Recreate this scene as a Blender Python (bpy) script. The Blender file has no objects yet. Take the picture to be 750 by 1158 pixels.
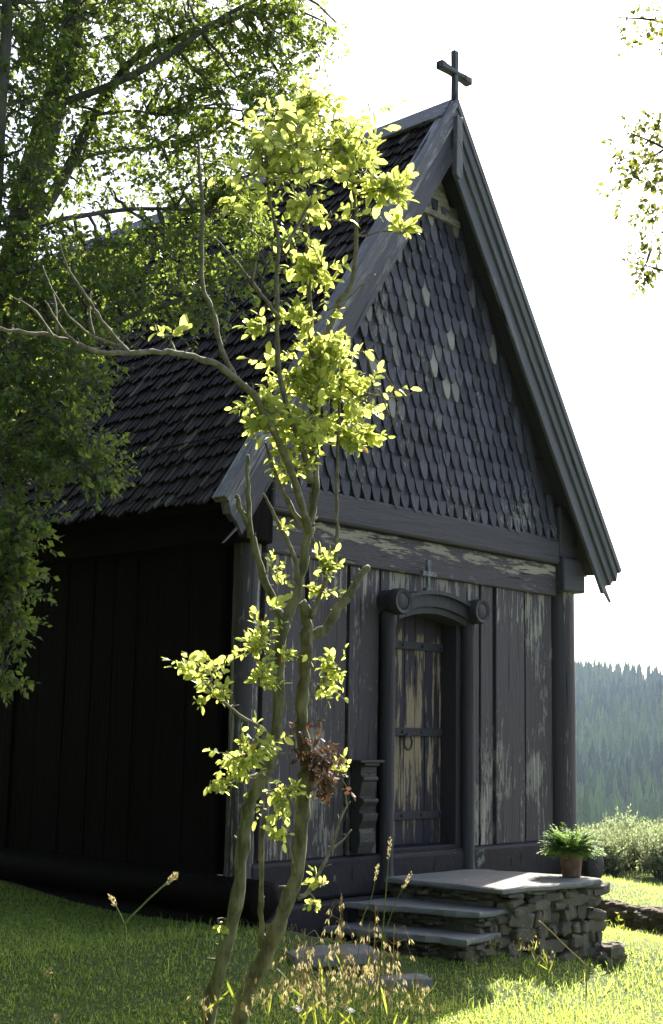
import bpy, math, random
import numpy as np
from mathutils import Vector, Matrix
random.seed(7); rng = np.random.default_rng(7)
S = bpy.context.scene
COL = S.collection
PI = math.pi

# ------------------------------------------------------------------ camera data (authoring helper)
F, CX, CY, CZ, YW, PT, RL = 1521.83, -8.600, -7.045, 0.900, 0.8133, 0.1636, 0.0189
fw = Vector((math.sin(YW)*math.cos(PT), math.cos(YW)*math.cos(PT), math.sin(PT)))
rt0 = Vector((math.cos(YW), -math.sin(YW), 0)); up0 = rt0.cross(fw)
r2 = rt0*math.cos(RL)+up0*math.sin(RL); u2 = -rt0*math.sin(RL)+up0*math.cos(RL)
CAM = Vector((CX, CY, CZ))
def at(u, v, t):
    return CAM + (fw + r2*((u-375)/F) - u2*((v-579)/F))*t

# ------------------------------------------------------------------ tagging
def tag(o, label=None, cat=None, group=None, kind=None):
    if label: o['label'] = label
    if cat: o['category'] = cat
    if group: o['group'] = group
    if kind: o['kind'] = kind
    return o
def empty(name, loc=(0,0,0), rz=0):
    o = bpy.data.objects.new(name, None); COL.objects.link(o)
    o.location = loc; o.rotation_euler = (0,0,rz); o.empty_display_size = .1
    return o

class MB:
    def __init__(s): s.v=[]; s.f=[]; s.r=[]; s.m=[]
    def add(s, vs, fs, r=0.0, m=0):
        b=len(s.v); s.v += [tuple(p) for p in vs]
        for f in fs: s.f.append(tuple(b+i for i in f)); s.r.append(r); s.m.append(m)
    def box(s, x0,x1,y0,y1,z0,z1, r=0., m=0, M=None):
        vs=[Vector(p) for p in ((x0,y0,z0),(x1,y0,z0),(x1,y1,z0),(x0,y1,z0),(x0,y0,z1),(x1,y0,z1),(x1,y1,z1),(x0,y1,z1))]
        if M: vs=[M@p for p in vs]
        s.add(vs,[(0,3,2,1),(4,5,6,7),(0,1,5,4),(1,2,6,5),(2,3,7,6),(3,0,4,7)],r,m)
    def prism(s, poly, d, r=0., m=0):      # poly: list of 3D points, extruded by vector d
        n=len(poly); a=[Vector(p) for p in poly]; d=Vector(d); b=[p+d for p in a]
        s.add(a+b,[tuple(range(n-1,-1,-1)),tuple(range(n,2*n))]+[(i,(i+1)%n,n+(i+1)%n,n+i) for i in range(n)],r,m)
    def tube(s, pts, rad, n=8, r=0., m=0, cap=True, jit=0.):
        pts=[Vector(p) for p in pts]
        if not hasattr(rad,'__len__'): rad=[rad]*len(pts)
        ref=None; vs=[]
        for i,p in enumerate(pts):
            t=(pts[min(i+1,len(pts)-1)]-pts[max(i-1,0)]).normalized()
            if ref is None:
                ref=t.cross(Vector((0,0,1)))
                if ref.length<.1: ref=t.cross(Vector((1,0,0)))
            ref=(ref-t*ref.dot(t)).normalized(); bi=t.cross(ref)
            for k in range(n):
                a=2*PI*k/n; q=rad[i]*(1+random.uniform(-jit,jit))
                vs.append(p+ref*(math.cos(a)*q)+bi*(math.sin(a)*q))
        fs=[(i*n+k,i*n+(k+1)%n,(i+1)*n+(k+1)%n,(i+1)*n+k) for i in range(len(pts)-1) for k in range(n)]
        if cap: fs+=[tuple(range(n-1,-1,-1)),tuple(range((len(pts)-1)*n,len(pts)*n))]
        s.add(vs,fs,r,m)
    def lathe(s, prof, c=(0,0,0), n=24, r=0., m=0, wob=0.):
        vs=[];c=Vector(c)
        for (q,z) in prof:
            for k in range(n):
                a=2*PI*k/n; qq=q*(1+random.uniform(-wob,wob)); vs.append(c+Vector((math.cos(a)*qq,math.sin(a)*qq,z)))
        fs=[(i*n+k,i*n+(k+1)%n,(i+1)*n+(k+1)%n,(i+1)*n+k) for i in range(len(prof)-1) for k in range(n)]
        fs+=[tuple(range(n-1,-1,-1)),tuple(range((len(prof)-1)*n,len(prof)*n))]
        s.add(vs,fs,r,m)
    def build(s, name, mat, parent=None, smooth=False, bevel=0., angle=40):
        me=bpy.data.meshes.new(name); me.from_pydata(s.v,[],s.f)
        for k in (mat if isinstance(mat,(list,tuple)) else [mat]): me.materials.append(k)
        if any(s.m): me.polygons.foreach_set('material_index', s.m)
        a=me.attributes.new('rnd','FLOAT','FACE'); a.data.foreach_set('value', s.r)
        if smooth: me.polygons.foreach_set('use_smooth',[True]*len(s.f))
        me.update()
        o=bpy.data.objects.new(name,me); COL.objects.link(o)
        if parent: o.parent=parent
        if smooth and angle<180:
            me.set_sharp_from_angle(angle=math.radians(angle))
        if bevel:
            md=o.modifiers.new('bevel','BEVEL'); md.width=bevel; md.segments=2; md.limit_method='ANGLE'; md.angle_limit=math.radians(35)
        return o

def np_mesh(name, V, Fl, n, mat, parent=None, rnd=None, smooth=False):
    """V (N,3); Fl flat loops of faces with n verts each"""
    me=bpy.data.meshes.new(name); V=np.asarray(V,np.float32); Fl=np.asarray(Fl,np.int32).ravel(); nf=len(Fl)//n
    me.vertices.add(len(V)); me.vertices.foreach_set('co',V.ravel())
    me.loops.add(len(Fl)); me.loops.foreach_set('vertex_index',Fl)
    me.polygons.add(nf); me.polygons.foreach_set('loop_start',np.arange(nf,dtype=np.int32)*n)
    me.update(calc_edges=True)
    if rnd is not None:
        a=me.attributes.new('rnd','FLOAT','FACE'); a.data.foreach_set('value',np.asarray(rnd,np.float32))
    me.polygons.foreach_set('use_smooth',np.full(nf,smooth))
    for k in (mat if isinstance(mat,(list,tuple)) else [mat]): me.materials.append(k)
    me.validate()
    o=bpy.data.objects.new(name,me); COL.objects.link(o)
    if parent: o.parent=parent
    return o

def unit(a): return a/np.maximum(np.linalg.norm(a,axis=1,keepdims=True),1e-9)
def leaves(name, B, D, N, L, W, mat, parent=None, detail=False):
    """leaf blades folded along the midrib. B base, D direction, N normal, L length, W width"""
    B=np.asarray(B,float);D=unit(np.asarray(D,float)); N=np.asarray(N,float); N=unit(N-D*(N*D).sum(1,keepdims=True)); Sd=np.cross(D,N)
    L=np.asarray(L)[:,None]; W=np.asarray(W)[:,None]; n=len(B); rr=rng.random(n)
    if not detail:
        V=np.stack([B, B+D*L*.45+Sd*W*.5+N*W*.15, B+D*L, B+D*L*.45-Sd*W*.5+N*W*.15],1).reshape(-1,3)
        i=np.arange(n)[:,None]*4; Fc=(i+np.array([[0,1,2,0,2,3]])).ravel()
        return np_mesh(name,V,Fc,3,mat,parent,np.repeat(rr,2))
    c=rng.uniform(.05,.3,(n,1)); k=lambda s,w,h: B+D*L*s+Sd*W*w+N*(W*h-L*c*s*s)
    V=np.stack([k(0,0,0), k(.3,0,0),k(.3,.42,.12),k(.3,-.42,.12), k(.68,0,0),k(.68,.44,.14),k(.68,-.44,.14), k(.92,0,0),k(.92,.2,.05),k(.92,-.2,.05),k(1.,0,0)],1).reshape(-1,3)
    tri=[0,1,2, 0,3,1, 2,1,4,2,4,5, 1,3,6,1,6,4, 5,4,7,5,7,8, 4,6,9,4,9,7, 8,7,10,7,9,10]
    i=np.arange(n)[:,None]*11; Fc=(i+np.array([tri])).ravel()
    return np_mesh(name,V,Fc,3,mat,parent,np.repeat(rr,12),smooth=True)

# ------------------------------------------------------------------ materials
class NT:
    def __init__(s,name):
        s.m=bpy.data.materials.new(name); s.m.use_nodes=True; s.t=s.m.node_tree; s.t.nodes.clear()
        s.out=s.n('ShaderNodeOutputMaterial')
    def n(s,ty,**k):
        nd=s.t.nodes.new(ty)
        for a,b in k.items(): setattr(nd,a,b)
        return nd
    def l(s,a,b): s.t.links.new(a,b)
    rot=0
    def coord(s,scale=(1,1,1)):
        tc=s.n('ShaderNodeTexCoord'); mp=s.n('ShaderNodeMapping'); mp.inputs['Scale'].default_value=scale
        if s.rot:
            m0=s.n('ShaderNodeMapping'); m0.inputs['Rotation'].default_value=(0,s.rot,0); s.l(tc.outputs['Object'],m0.inputs[0]); s.l(m0.outputs[0],mp.inputs[0])
        else: s.l(tc.outputs['Object'],mp.inputs[0])
        return mp.outputs[0]
    def noise(s,vec,scale=1,detail=4,rough=.6,dist=0):
        n=s.n('ShaderNodeTexNoise'); n.inputs['Scale'].default_value=scale; n.inputs['Detail'].default_value=detail
        n.inputs['Roughness'].default_value=rough; n.inputs['Distortion'].default_value=dist
        s.l(vec,n.inputs['Vector']); return n.outputs['Fac']
    def ramp(s,f,stops):
        r=s.n('ShaderNodeValToRGB'); el=r.color_ramp.elements
        while len(el)<len(stops): el.new(.5)
        for e,(p,c) in zip(el,stops):
            e.position=p; e.color=(c,c,c,1) if not hasattr(c,'__len__') else (*c,1)
        s.l(f,r.inputs[0]); return r.outputs[0]
    def mix(s,f,a,b):
        x=s.n('ShaderNodeMix',data_type='RGBA')
        if hasattr(f,'links') : s.l(f,x.inputs[0])
        else: x.inputs[0].default_value=f
        for q,i in ((a,6),(b,7)):
            if hasattr(q,'links'): s.l(q,x.inputs[i])
            else: x.inputs[i].default_value=(*q,1)
        return x.outputs[2]
    def math(s,op,a,b=None):
        x=s.n('ShaderNodeMath',operation=op)
        for q,i in ((a,0),(b,1)):
            if q is None: continue
            if hasattr(q,'links'): s.l(q,x.inputs[i])
            else: x.inputs[i].default_value=q
        return x.outputs[0]
    def attr(s):
        a=s.n('ShaderNodeAttribute'); a.attribute_name='rnd'; return a.outputs['Fac']
    def princ(s,col,rough=.6,bump=None,bd=.01,bs=.6,spec=.5):
        p=s.n('ShaderNodeBsdfPrincipled')
        if hasattr(col,'links'): s.l(col,p.inputs['Base Color'])
        else: p.inputs['Base Color'].default_value=(*col,1)
        if hasattr(rough,'links'): s.l(rough,p.inputs['Roughness'])
        else: p.inputs['Roughness'].default_value=rough
        p.inputs['Specular IOR Level'].default_value=spec
        if bump is not None:
            b=s.n('ShaderNodeBump'); b.inputs['Distance'].default_value=bd; b.inputs['Strength'].default_value=bs
            s.l(bump,b.inputs['Height']); s.l(b.outputs[0],p.inputs['Normal'])
        return p
    def done(s,sh): s.l(sh.outputs[0],s.out.inputs['Surface']); return s.m

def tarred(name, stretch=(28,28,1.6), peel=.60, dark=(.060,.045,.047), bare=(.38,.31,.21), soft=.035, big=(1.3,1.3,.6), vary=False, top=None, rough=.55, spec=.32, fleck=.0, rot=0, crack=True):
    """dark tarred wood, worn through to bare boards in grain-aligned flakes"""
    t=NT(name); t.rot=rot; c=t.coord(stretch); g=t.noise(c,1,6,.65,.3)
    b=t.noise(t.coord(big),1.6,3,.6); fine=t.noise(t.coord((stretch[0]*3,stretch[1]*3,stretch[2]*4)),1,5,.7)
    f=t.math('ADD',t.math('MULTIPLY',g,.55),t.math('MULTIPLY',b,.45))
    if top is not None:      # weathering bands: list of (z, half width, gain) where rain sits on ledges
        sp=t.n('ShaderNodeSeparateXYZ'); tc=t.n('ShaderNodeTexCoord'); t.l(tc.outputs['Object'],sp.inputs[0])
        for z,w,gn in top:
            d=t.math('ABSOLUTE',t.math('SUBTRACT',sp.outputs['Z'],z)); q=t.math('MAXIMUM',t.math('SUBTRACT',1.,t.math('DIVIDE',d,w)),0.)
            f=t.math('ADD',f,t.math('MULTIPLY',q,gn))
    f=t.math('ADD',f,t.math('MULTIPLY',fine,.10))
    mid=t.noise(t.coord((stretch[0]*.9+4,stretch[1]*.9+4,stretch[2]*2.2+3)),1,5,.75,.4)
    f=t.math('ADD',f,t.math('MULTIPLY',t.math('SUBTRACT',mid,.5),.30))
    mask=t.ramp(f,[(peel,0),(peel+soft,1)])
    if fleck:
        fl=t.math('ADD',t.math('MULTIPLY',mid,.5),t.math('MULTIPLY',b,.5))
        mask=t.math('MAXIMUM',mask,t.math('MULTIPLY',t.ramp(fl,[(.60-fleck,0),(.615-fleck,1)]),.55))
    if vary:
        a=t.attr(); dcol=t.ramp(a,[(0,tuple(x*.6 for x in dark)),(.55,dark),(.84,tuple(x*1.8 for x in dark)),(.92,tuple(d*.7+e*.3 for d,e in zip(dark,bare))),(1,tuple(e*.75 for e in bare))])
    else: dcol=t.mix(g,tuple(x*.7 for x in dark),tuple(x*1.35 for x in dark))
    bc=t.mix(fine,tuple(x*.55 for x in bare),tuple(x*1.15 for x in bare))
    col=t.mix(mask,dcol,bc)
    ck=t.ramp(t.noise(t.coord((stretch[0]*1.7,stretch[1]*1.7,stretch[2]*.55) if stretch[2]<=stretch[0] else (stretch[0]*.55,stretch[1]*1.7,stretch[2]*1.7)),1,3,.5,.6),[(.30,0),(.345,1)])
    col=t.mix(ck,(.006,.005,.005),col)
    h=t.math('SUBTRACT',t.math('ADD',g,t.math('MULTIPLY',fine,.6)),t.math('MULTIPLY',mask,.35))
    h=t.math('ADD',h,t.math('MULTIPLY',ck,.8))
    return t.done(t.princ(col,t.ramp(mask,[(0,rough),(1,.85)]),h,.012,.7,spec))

M={}
M['plank']=tarred('tarred_planks',peel=.625,top=[(2.22,.5,.075),(.0,.5,.05)],bare=(.40,.35,.28),fleck=.05)
M['panel_door']=tarred('worn_door_boards',stretch=(24,24,1.1),peel=.60,dark=(.034,.025,.033),bare=(.38,.275,.17),soft=.05,big=(5,5,.5),top=[(.75,.8,.07),(1.66,.12,.06),(2.1,.4,-.25)])
M['beam']=tarred('tarred_beam',stretch=(3.5,20,24),peel=.66,big=(1.2,1.2,3),top=[(2.42,.13,.15)],bare=(.42,.36,.27),fleck=.03)
M['beam_dark']=tarred('tarred_beam_dark',stretch=(1.6,20,24),peel=.76,dark=(.055,.045,.049))
M['sill']=tarred('tarred_sill',stretch=(9,9,6),peel=.68,bare=(.25,.24,.22),dark=(.024,.020,.022),spec=.15)
M['post']=tarred('tarred_post',stretch=(24,24,1.0),peel=.645,fleck=.02)
M['post_worn']=tarred('worn_corner_post',stretch=(24,24,1.0),peel=.565,bare=(.42,.38,.31),fleck=.05)
M['side']=tarred('shade_darkened_tar',stretch=(20,20,1.2),peel=.95,spec=.02,dark=(.008,.0055,.005))  # tarred wood taken near black: the left side's shade is in this colour
M['trim']=tarred('tarred_door_trim',stretch=(22,22,1.5),peel=.70,dark=(.036,.030,.033))
M['shingle']=tarred('gable_shingle_wood',stretch=(30,30,4),peel=.72,dark=(.053,.046,.058),bare=(.45,.40,.34),vary=True,fleck=.018)
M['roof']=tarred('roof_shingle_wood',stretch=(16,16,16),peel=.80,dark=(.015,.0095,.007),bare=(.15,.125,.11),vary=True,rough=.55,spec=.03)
M['barge']=tarred('weathered_bargeboard',rot=-.583,stretch=(22,14,2.2),peel=.55,dark=(.115,.10,.11),bare=(.50,.46,.46),soft=.16)
M['barge_r']=tarred('weathered_bargeboard_right',rot=.583,stretch=(30,14,1.8),peel=.60,dark=(.12,.11,.118),bare=(.42,.40,.37),soft=.14)
M['barge_shade']=tarred('shaded_inner_bargeboard',rot=-.583,stretch=(22,14,2.2),peel=.60,dark=(.065,.057,.066),bare=(.40,.38,.38),soft=.12)  # darker copy of the left board, shadow painted into its colour
M['cross']=tarred('weathered_cross',stretch=(10,10,6),peel=.6,dark=(.05,.052,.06),bare=(.22,.22,.23),soft=.2)
M['console']=tarred('carved_console',stretch=(8,8,9),peel=.66,dark=(.04,.035,.03),bare=(.2,.16,.1),soft=.2)

def simple(name,c1,c2,scale=8,rough=.7,bd=.01,sc3=(1,1,1),stops=(.35,.7),spec=.4):
    t=NT(name); v=t.coord(sc3); n=t.noise(v,scale,6,.62,.2); n2=t.noise(v,scale*7,4,.6)
    col=t.mix(t.ramp(n,[(stops[0],0),(stops[1],1)]),c1,c2)
    return t.done(t.princ(col,rough,t.math('ADD',n,t.math('MULTIPLY',n2,.4)),bd,.7,spec))
M['iron']=simple('black_iron',(.02,.02,.022),(.05,.035,.03),20,.5,.003)
def stone_mat(name,c1,c2,lich=(.30,.30,.22)):
    t=NT(name); v=t.coord(); n=t.noise(v,5,7,.65); n2=t.noise(v,28,5,.65); a=t.attr()
    base=t.mix(n,c1,c2); base=t.mix(t.ramp(a,[(0,0),(1,.55)]),base,(.07,.055,.04))
    base=t.mix(t.ramp(t.noise(v,11,5,.7),[(.60,0),(.68,.7)]),base,lich)
    return t.done(t.princ(base,.85,t.math('ADD',n,t.math('MULTIPLY',n2,.5)),.02,.8,.3))
M['slab']=stone_mat('slate_slab',(.125,.12,.115),(.26,.25,.23),(.34,.32,.27))
M['rubble']=stone_mat('rubble_stone',(.035,.028,.018),(.22,.185,.13),(.28,.26,.17))
M['moss_stone']=stone_mat('mossy_stone',(.045,.032,.016),(.13,.09,.04),(.10,.12,.03))
M['bark']=simple('sapling_bark',(.075,.07,.03),(.20,.18,.10),30,.85,.004,(1,1,.35),(.4,.62))
M['twig']=simple('twig_bark',(.10,.08,.045),(.25,.22,.16),40,.85,.002)
M['bark2']=simple('tree_bark',(.05,.045,.035),(.14,.125,.10),9,.9,.02,(1,1,.25))
M['pot']=simple('terracotta',(.12,.05,.03),(.24,.15,.10),14,.8,.002)
M['pot_dark']=simple('dark_pot_clay',(.035,.03,.032),(.07,.06,.055),9,.6,.002)
M['soil']=simple('soil',(.03,.02,.012),(.06,.04,.025),30,.95,.01)

def leafmat(name,c1,c2,trans,tc,rough=.45,extra=None,spec=.4):
    t=NT(name); a=t.attr(); tc2=t.n('ShaderNodeTexCoord'); nz=t.n('ShaderNodeTexNoise'); nz.inputs['Scale'].default_value=2.2
    t.l(tc2.outputs['Object'],nz.inputs['Vector'])
    f=t.math('ADD',t.math('MULTIPLY',a,.6),t.math('MULTIPLY',nz.outputs['Fac'],.4))
    stops=[(.15,c1),(.8,c2)]
    col=t.ramp(f,stops)
    if extra: col=t.mix(t.ramp(a,[(extra[1],0),(extra[1]+.01,1)]),col,extra[0])
    p=t.princ(col,rough,spec=spec); tr=t.n('ShaderNodeBsdfTranslucent')
    k=t.mix(.5,tc,col) if False else t.mix(a,tuple(x*.75 for x in tc),tuple(min(1,x*1.15) for x in tc))
    if extra: k=t.mix(t.ramp(a,[(extra[1],0),(extra[1]+.01,1)]),k,extra[0])
    t.l(k,tr.inputs['Color'])
    mx=t.n('ShaderNodeMixShader'); mx.inputs[0].default_value=trans
    t.l(p.outputs[0],mx.inputs[1]); t.l(tr.outputs[0],mx.inputs[2]); return t.done(mx)
M['leaf_sap']=leafmat('sapling_leaf',(.09,.14,.025),(.28,.31,.08),.60,(.66,.72,.16),.4,((.42,.20,.04),.992))
M['leaf_tree']=leafmat('tree_leaf',(.028,.055,.022),(.06,.105,.032),.48,(.33,.43,.06),.45)
M['leaf_birch']=leafmat('birch_leaf',(.04,.065,.02),(.09,.12,.03),.45,(.28,.30,.05),.45)
M['leaf_willow']=leafmat('willow_leaf',(.13,.17,.085),(.30,.33,.20),.45,(.36,.42,.18),.5)
M['grassb']=leafmat('grass_blade',(.028,.065,.014),(.085,.14,.028),.55,(.64,.78,.15),.5,((.3,.25,.1),.97))
M['fern']=leafmat('fern_leaf',(.05,.11,.018),(.11,.19,.03),.5,(.30,.50,.05),.5)
M['dryleaf']=leafmat('dead_leaf',(.05,.03,.02),(.14,.085,.055),.22,(.20,.10,.05),.7)
M['seed']=leafmat('dry_seedhead',(.24,.18,.09),(.42,.34,.18),.45,(.50,.42,.20),.7)
M['stalk']=leafmat('meadow_stalk',(.10,.15,.03),(.16,.19,.05),.3,(.3,.36,.08),.5)
M['meadow_leaf']=leafmat('meadow_leaf',(.08,.13,.02),(.16,.2,.03),.5,(.38,.42,.05),.5)
M['petal_w']=leafmat('white_petal',(.7,.68,.66),(.82,.8,.78),.4,(.7,.65,.7),.5)
M['petal_y']=leafmat('yellow_petal',(.65,.5,.03),(.8,.65,.05),.4,(.8,.65,.05),.5)
M['conifer']=leafmat('conifer_needles',(.010,.024,.016),(.17,.22,.06),.12,(.2,.27,.06),.6)
M['conifer_l']=leafmat('light_conifer_needles',(.06,.09,.025),(.11,.15,.04),.3,(.2,.27,.05),.6)

# ground
def ground_mat():
    t=NT('meadow_ground'); v=t.coord(); n=t.noise(v,.8,5,.6); n2=t.noise(v,22,5,.7)
    col=t.mix(n,(.045,.075,.018),(.09,.125,.03)); col=t.mix(t.ramp(n2,[(.45,0),(.75,.7)]),col,(.10,.085,.035))
    tc=t.n('ShaderNodeTexCoord'); ln=t.n('ShaderNodeVectorMath',operation='LENGTH'); t.l(tc.outputs['Object'],ln.inputs[0])
    floor_=t.ramp(t.math('DIVIDE',ln.outputs['Value'],400.),[(.4,0),(.6,1)])      # spruce needle floor on the far side of the valley
    col=t.mix(floor_,col,(.018,.024,.012))
    return t.done(t.princ(col,.9,n2,.03,.8,.2))
M['ground']=ground_mat()
M['hill']=simple('hillside_ground',(.04,.06,.025),(.10,.13,.05),.012,.9,.1)

# ------------------------------------------------------------------ terrain
def smooth(a,b,x):
    t=np.clip((x-a)/(b-a),0,1); return t*t*(3-2*t)
BX,BY,BDX,BDY=3.55,.55,.54,.84          # bank line passes here with this direction
def gz(x,y):
    x=np.asarray(x,float); y=np.asarray(y,float)
    lf=smooth(-.9,-2.0,x)
    z=-.62-.075*np.clip(x+.5,0,5.5)+.21*lf+.03*np.clip(y,0,4)
    yk=-1.12+.85*lf
    z=z-(.40*np.clip(yk-y,0,.55)+.17*np.clip(yk-.55-y,0,1.6))*(1-smooth(.6,2.8,x))
    # terrace beyond the bank
    d=(x-BX)*BDY-(y-BY)*BDX             # >0 beyond the bank
    ter=-.79-.10*np.clip(d-1,0,6)
    k=smooth(-.02,.10,d)
    z=z*(1-k)+ter*k
    r=np.hypot(x,y)
    z=z+.025*np.sin(1.3*x+.7*y)+.018*np.sin(2.9*x-2.1*y+1)
    fall=np.clip(d-9,0,400)
    az=np.arctan2(x-CX,y-CY); side=1.0
    dist=np.hypot(x-CX,y-CY)
    z=z-np.minimum(.30*np.clip(d-8,0,400),50)
    hill=97*smooth(210,1400,dist)*smooth(.2,.9,(x-CX)/np.maximum(dist,1)+.15)
    z=z+np.where(d>0,hill,0)+np.where(d>0,smooth(200,600,d)*(13*np.sin(x*.017-y*.012)+7*np.sin(y*.027+x*.02+1)),0)
    return z
def grid_obj(name, xs, ys, mat):
    X,Y=np.meshgrid(xs,ys); V=np.stack([X,Y,gz(X,Y)],-1).reshape(-1,3); nx,ny=len(xs),len(ys)
    i,j=np.meshgrid(np.arange(nx-1),np.arange(ny-1)); a=(j*nx+i).ravel()
    Fc=np.stack([a,a+1,a+1+nx,a+nx],1)
    o=np_mesh(name,V,Fc,4,mat,smooth=True); return o
def axis():
    c=np.arange(-16,28,.18); far=np.concatenate([-np.geomspace(16.5,3000,46)[::-1],c,np.geomspace(28.4,3000,60)]); return far
g=grid_obj('ground',axis(),axis()-2,M['ground']); tag(g,kind='structure')

# ------------------------------------------------------------------ stave church
ch=empty('stave_church',(0,0,-.3))
tag(ch,'small dark tarred wooden stave church with steep shingled gable and a cross on top','church')
def part(mb,name,mat,parent=ch,**k):
    o=mb.build(name,mat,None,**k)
    if parent is not None:
        o.parent=parent; o.matrix_parent_inverse=Matrix.Identity(4)
        # vertices are authored in world space: shift them to the parent's frame, keep texture space
        off=Vector((0,0,0)); p=parent
        while p is not None: off+=p.location; p=p.parent
        for_loc=-off; o.location=for_loc
    return o
def sub(mb,name,mat,parent,**k):      # sub-part under a part (the part already carries the offset)
    return mb.build(name,mat,parent,**k)
LEN=7.6                                # building depth
HW=2.02
# staves of the front wall
m=MB()
edges=[-1.865,-1.41,-.945,-.56]; 
def stave(x0,x1,z0,z1,y=0.0,gap=.021):
    r=random.random(); yy=y+random.uniform(-.012,.012)
    m.box(x0+gap,x1-gap,yy,yy+.12,z0,z1,r)
m=MB()
for a,b in zip(edges[:-1],edges[1:]): stave(a,b,.0,2.24)
for a,b in ((.56,.735),(.735,.945),(.945,1.41),(1.41,1.865)): stave(a,b,.0,2.24,gap=.004 if a<.6 else .021)
m.box(-.556,.556,.002,.24,2.0,2.24,.4)
for a,b in ((-1.9,-.5),(.5,1.9)): m.box(a,b,.122,.18,-.1,2.3,.1)
front=part(m,'front_wall',M['plank'],bevel=.006)
# battens with a deep dark shadow groove
# beams
m=MB(); m.box(-1.865,1.865,-.035,.1,2.20,2.49); part(m,'lintel_beam',M['beam'],bevel=.012)
m=MB(); m.box(-1.865,1.865,-.085,.1,2.493,2.735); part(m,'gable_beam',M['beam_dark'],bevel=.025)
m=MB(); m.box(-1.95,1.95,-.05,.14,-.30,-.002); 
m.box(-2.0,2.0,-.10,.1,-.56,-.303)
part(m,'sill_beam',M['sill'],bevel=.03)
# corner posts, round, with base swelling
for sx in (-1,1):
    for y in (.06,LEN-.06):
        m=MB(); kk=1. if sx>0 else .72; m.lathe([(q*kk,z) for q,z in [(.165,-.34),(.17,-.25),(.158,-.14),(.146,-.08),(.142,0),(.139,.6),(.141,1.2),(.137,1.8),(.138,2.3)]],(-1.965 if sx<0 else 2.055,y,0),n=28,wob=.012)
        part(m,'corner_post',M['post'] if sx>0 else M['post_worn'],smooth=True)
# top plate ends and side sill logs
for sx in (-1,1):
    m=MB(); m.box(sx*1.875,sx*2.235,-.115,LEN+.1,2.25,2.56) if sx>0 else m.box(-2.235,-1.875,-.115,LEN+.1,2.25,2.56)
    m.box(min(sx*1.88,sx*2.17),max(sx*1.88,sx*2.17),-.075,LEN+.07,2.563,3.05)
    part(m,'wall_plate',M['beam_dark'] if sx>0 else M['side'],bevel=.02)  # left plate gets the near-black copy, painting in that side's shade
    m=MB(); m.tube([(sx*2.06,-.32,-.22),(sx*2.06,-.30,-.22),(sx*2.06,LEN+.3,-.22)],[.10,.135,.135],n=20)
    m.tube([(sx*2.08,-.2,-.46),(sx*2.08,LEN+.2,-.46)],.13,n=16)
    part(m,'sill_log',M['sill'] if sx>0 else M['side'],smooth=True)  # left logs likewise carry the shade in their colour
# side walls: vertical staves
for sx in (-1,1):
    m=MB(); y=.22
    while y<LEN-.25:
        w=random.uniform(.26,.38); x=sx*(2.05+random.uniform(-.01,.01))
        m.box(min(x,x-sx*.05),max(x,x-sx*.05),y+.008,min(y+w,LEN-.2)-.008,-.1,2.3,random.random()); y+=w
    m.box(min(sx*1.90,sx*1.96),max(sx*1.90,sx*1.96),.15,LEN-.15,-.1,2.3)
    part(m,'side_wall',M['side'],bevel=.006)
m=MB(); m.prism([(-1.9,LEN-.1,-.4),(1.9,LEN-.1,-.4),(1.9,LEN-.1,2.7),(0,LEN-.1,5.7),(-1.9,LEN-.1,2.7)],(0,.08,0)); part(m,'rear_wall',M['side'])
# gable backing and gable shingles
m=MB(); m.prism([(-2.2,-.0,2.74),(2.2,0,2.74),(0.02,0,6.0),(-.02,0,6.0)],(0,.08,0)); gb=part(m,'gable_wall',M['beam_dark'])
def scale_shingle(mb,x,z,w,h,y,r,M4=None):
    # pointed oval lower end, flat top
    pts=[(-.42,1),(-.50,.62),(-.46,.40),(-.34,.19),(-.17,.04),(0,0),(.17,.04),(.34,.19),(.46,.40),(.50,.62),(.42,1)]
    tl=random.uniform(-.014,.014); w*=random.uniform(.96,1.03)
    t=.022
    fr=[Vector((x+px*w+tl*(1-pz)*.25, y-(1-pz)*(.035+abs(tl)*.4)-.002, z+pz*h)) for px,pz in pts]
    bk=[p+Vector((0,t,0)) for p in fr]; n=len(fr)
    mb.add(fr+bk,[tuple(range(n))]+[(i,i+n,(i+1)%n+n,(i+1)%n) for i in range(n)],r)
m=MB(); cs=.148; sw=.119; row=0; z=2.70
while z<5.45:
    half=1.87-(z+.1-2.71)*.612
    off=0 if row%2==0 else sw/2
    k=int(half/sw)+2
    for i in range(-k,k+1):
        x=i*sw+off
        if abs(x)>half+.03: continue
        rr=random.random()
        # weather-bleached more often in the middle-right of the gable
        if not (3.3<z<5.4 and -.9<x<.95) : rr*=.90 if random.random()<.1 else .80
        else: rr=rr**.62
        yoff=-.045+random.uniform(-.006,.004)
        scale_shingle(m,x+random.uniform(-.005,.005),z+random.uniform(-.006,.006),sw*random.uniform(.88,.95),.285,yoff,rr)
    z+=cs; row+=1
part(m,'gable_shingles',M['shingle'])
m=MB(); m.prism([(-.27,-.07,5.36),(.27,-.07,5.36),(0,-.07,5.83)],(0,.05,0)); m.box(-.32,.32,-.1,-.04,5.31,5.36)
part(m,'gable_peak_board',tarred('peak_board',stretch=(5,5,22),peel=.42,bare=(.42,.35,.24),soft=.2))

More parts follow.
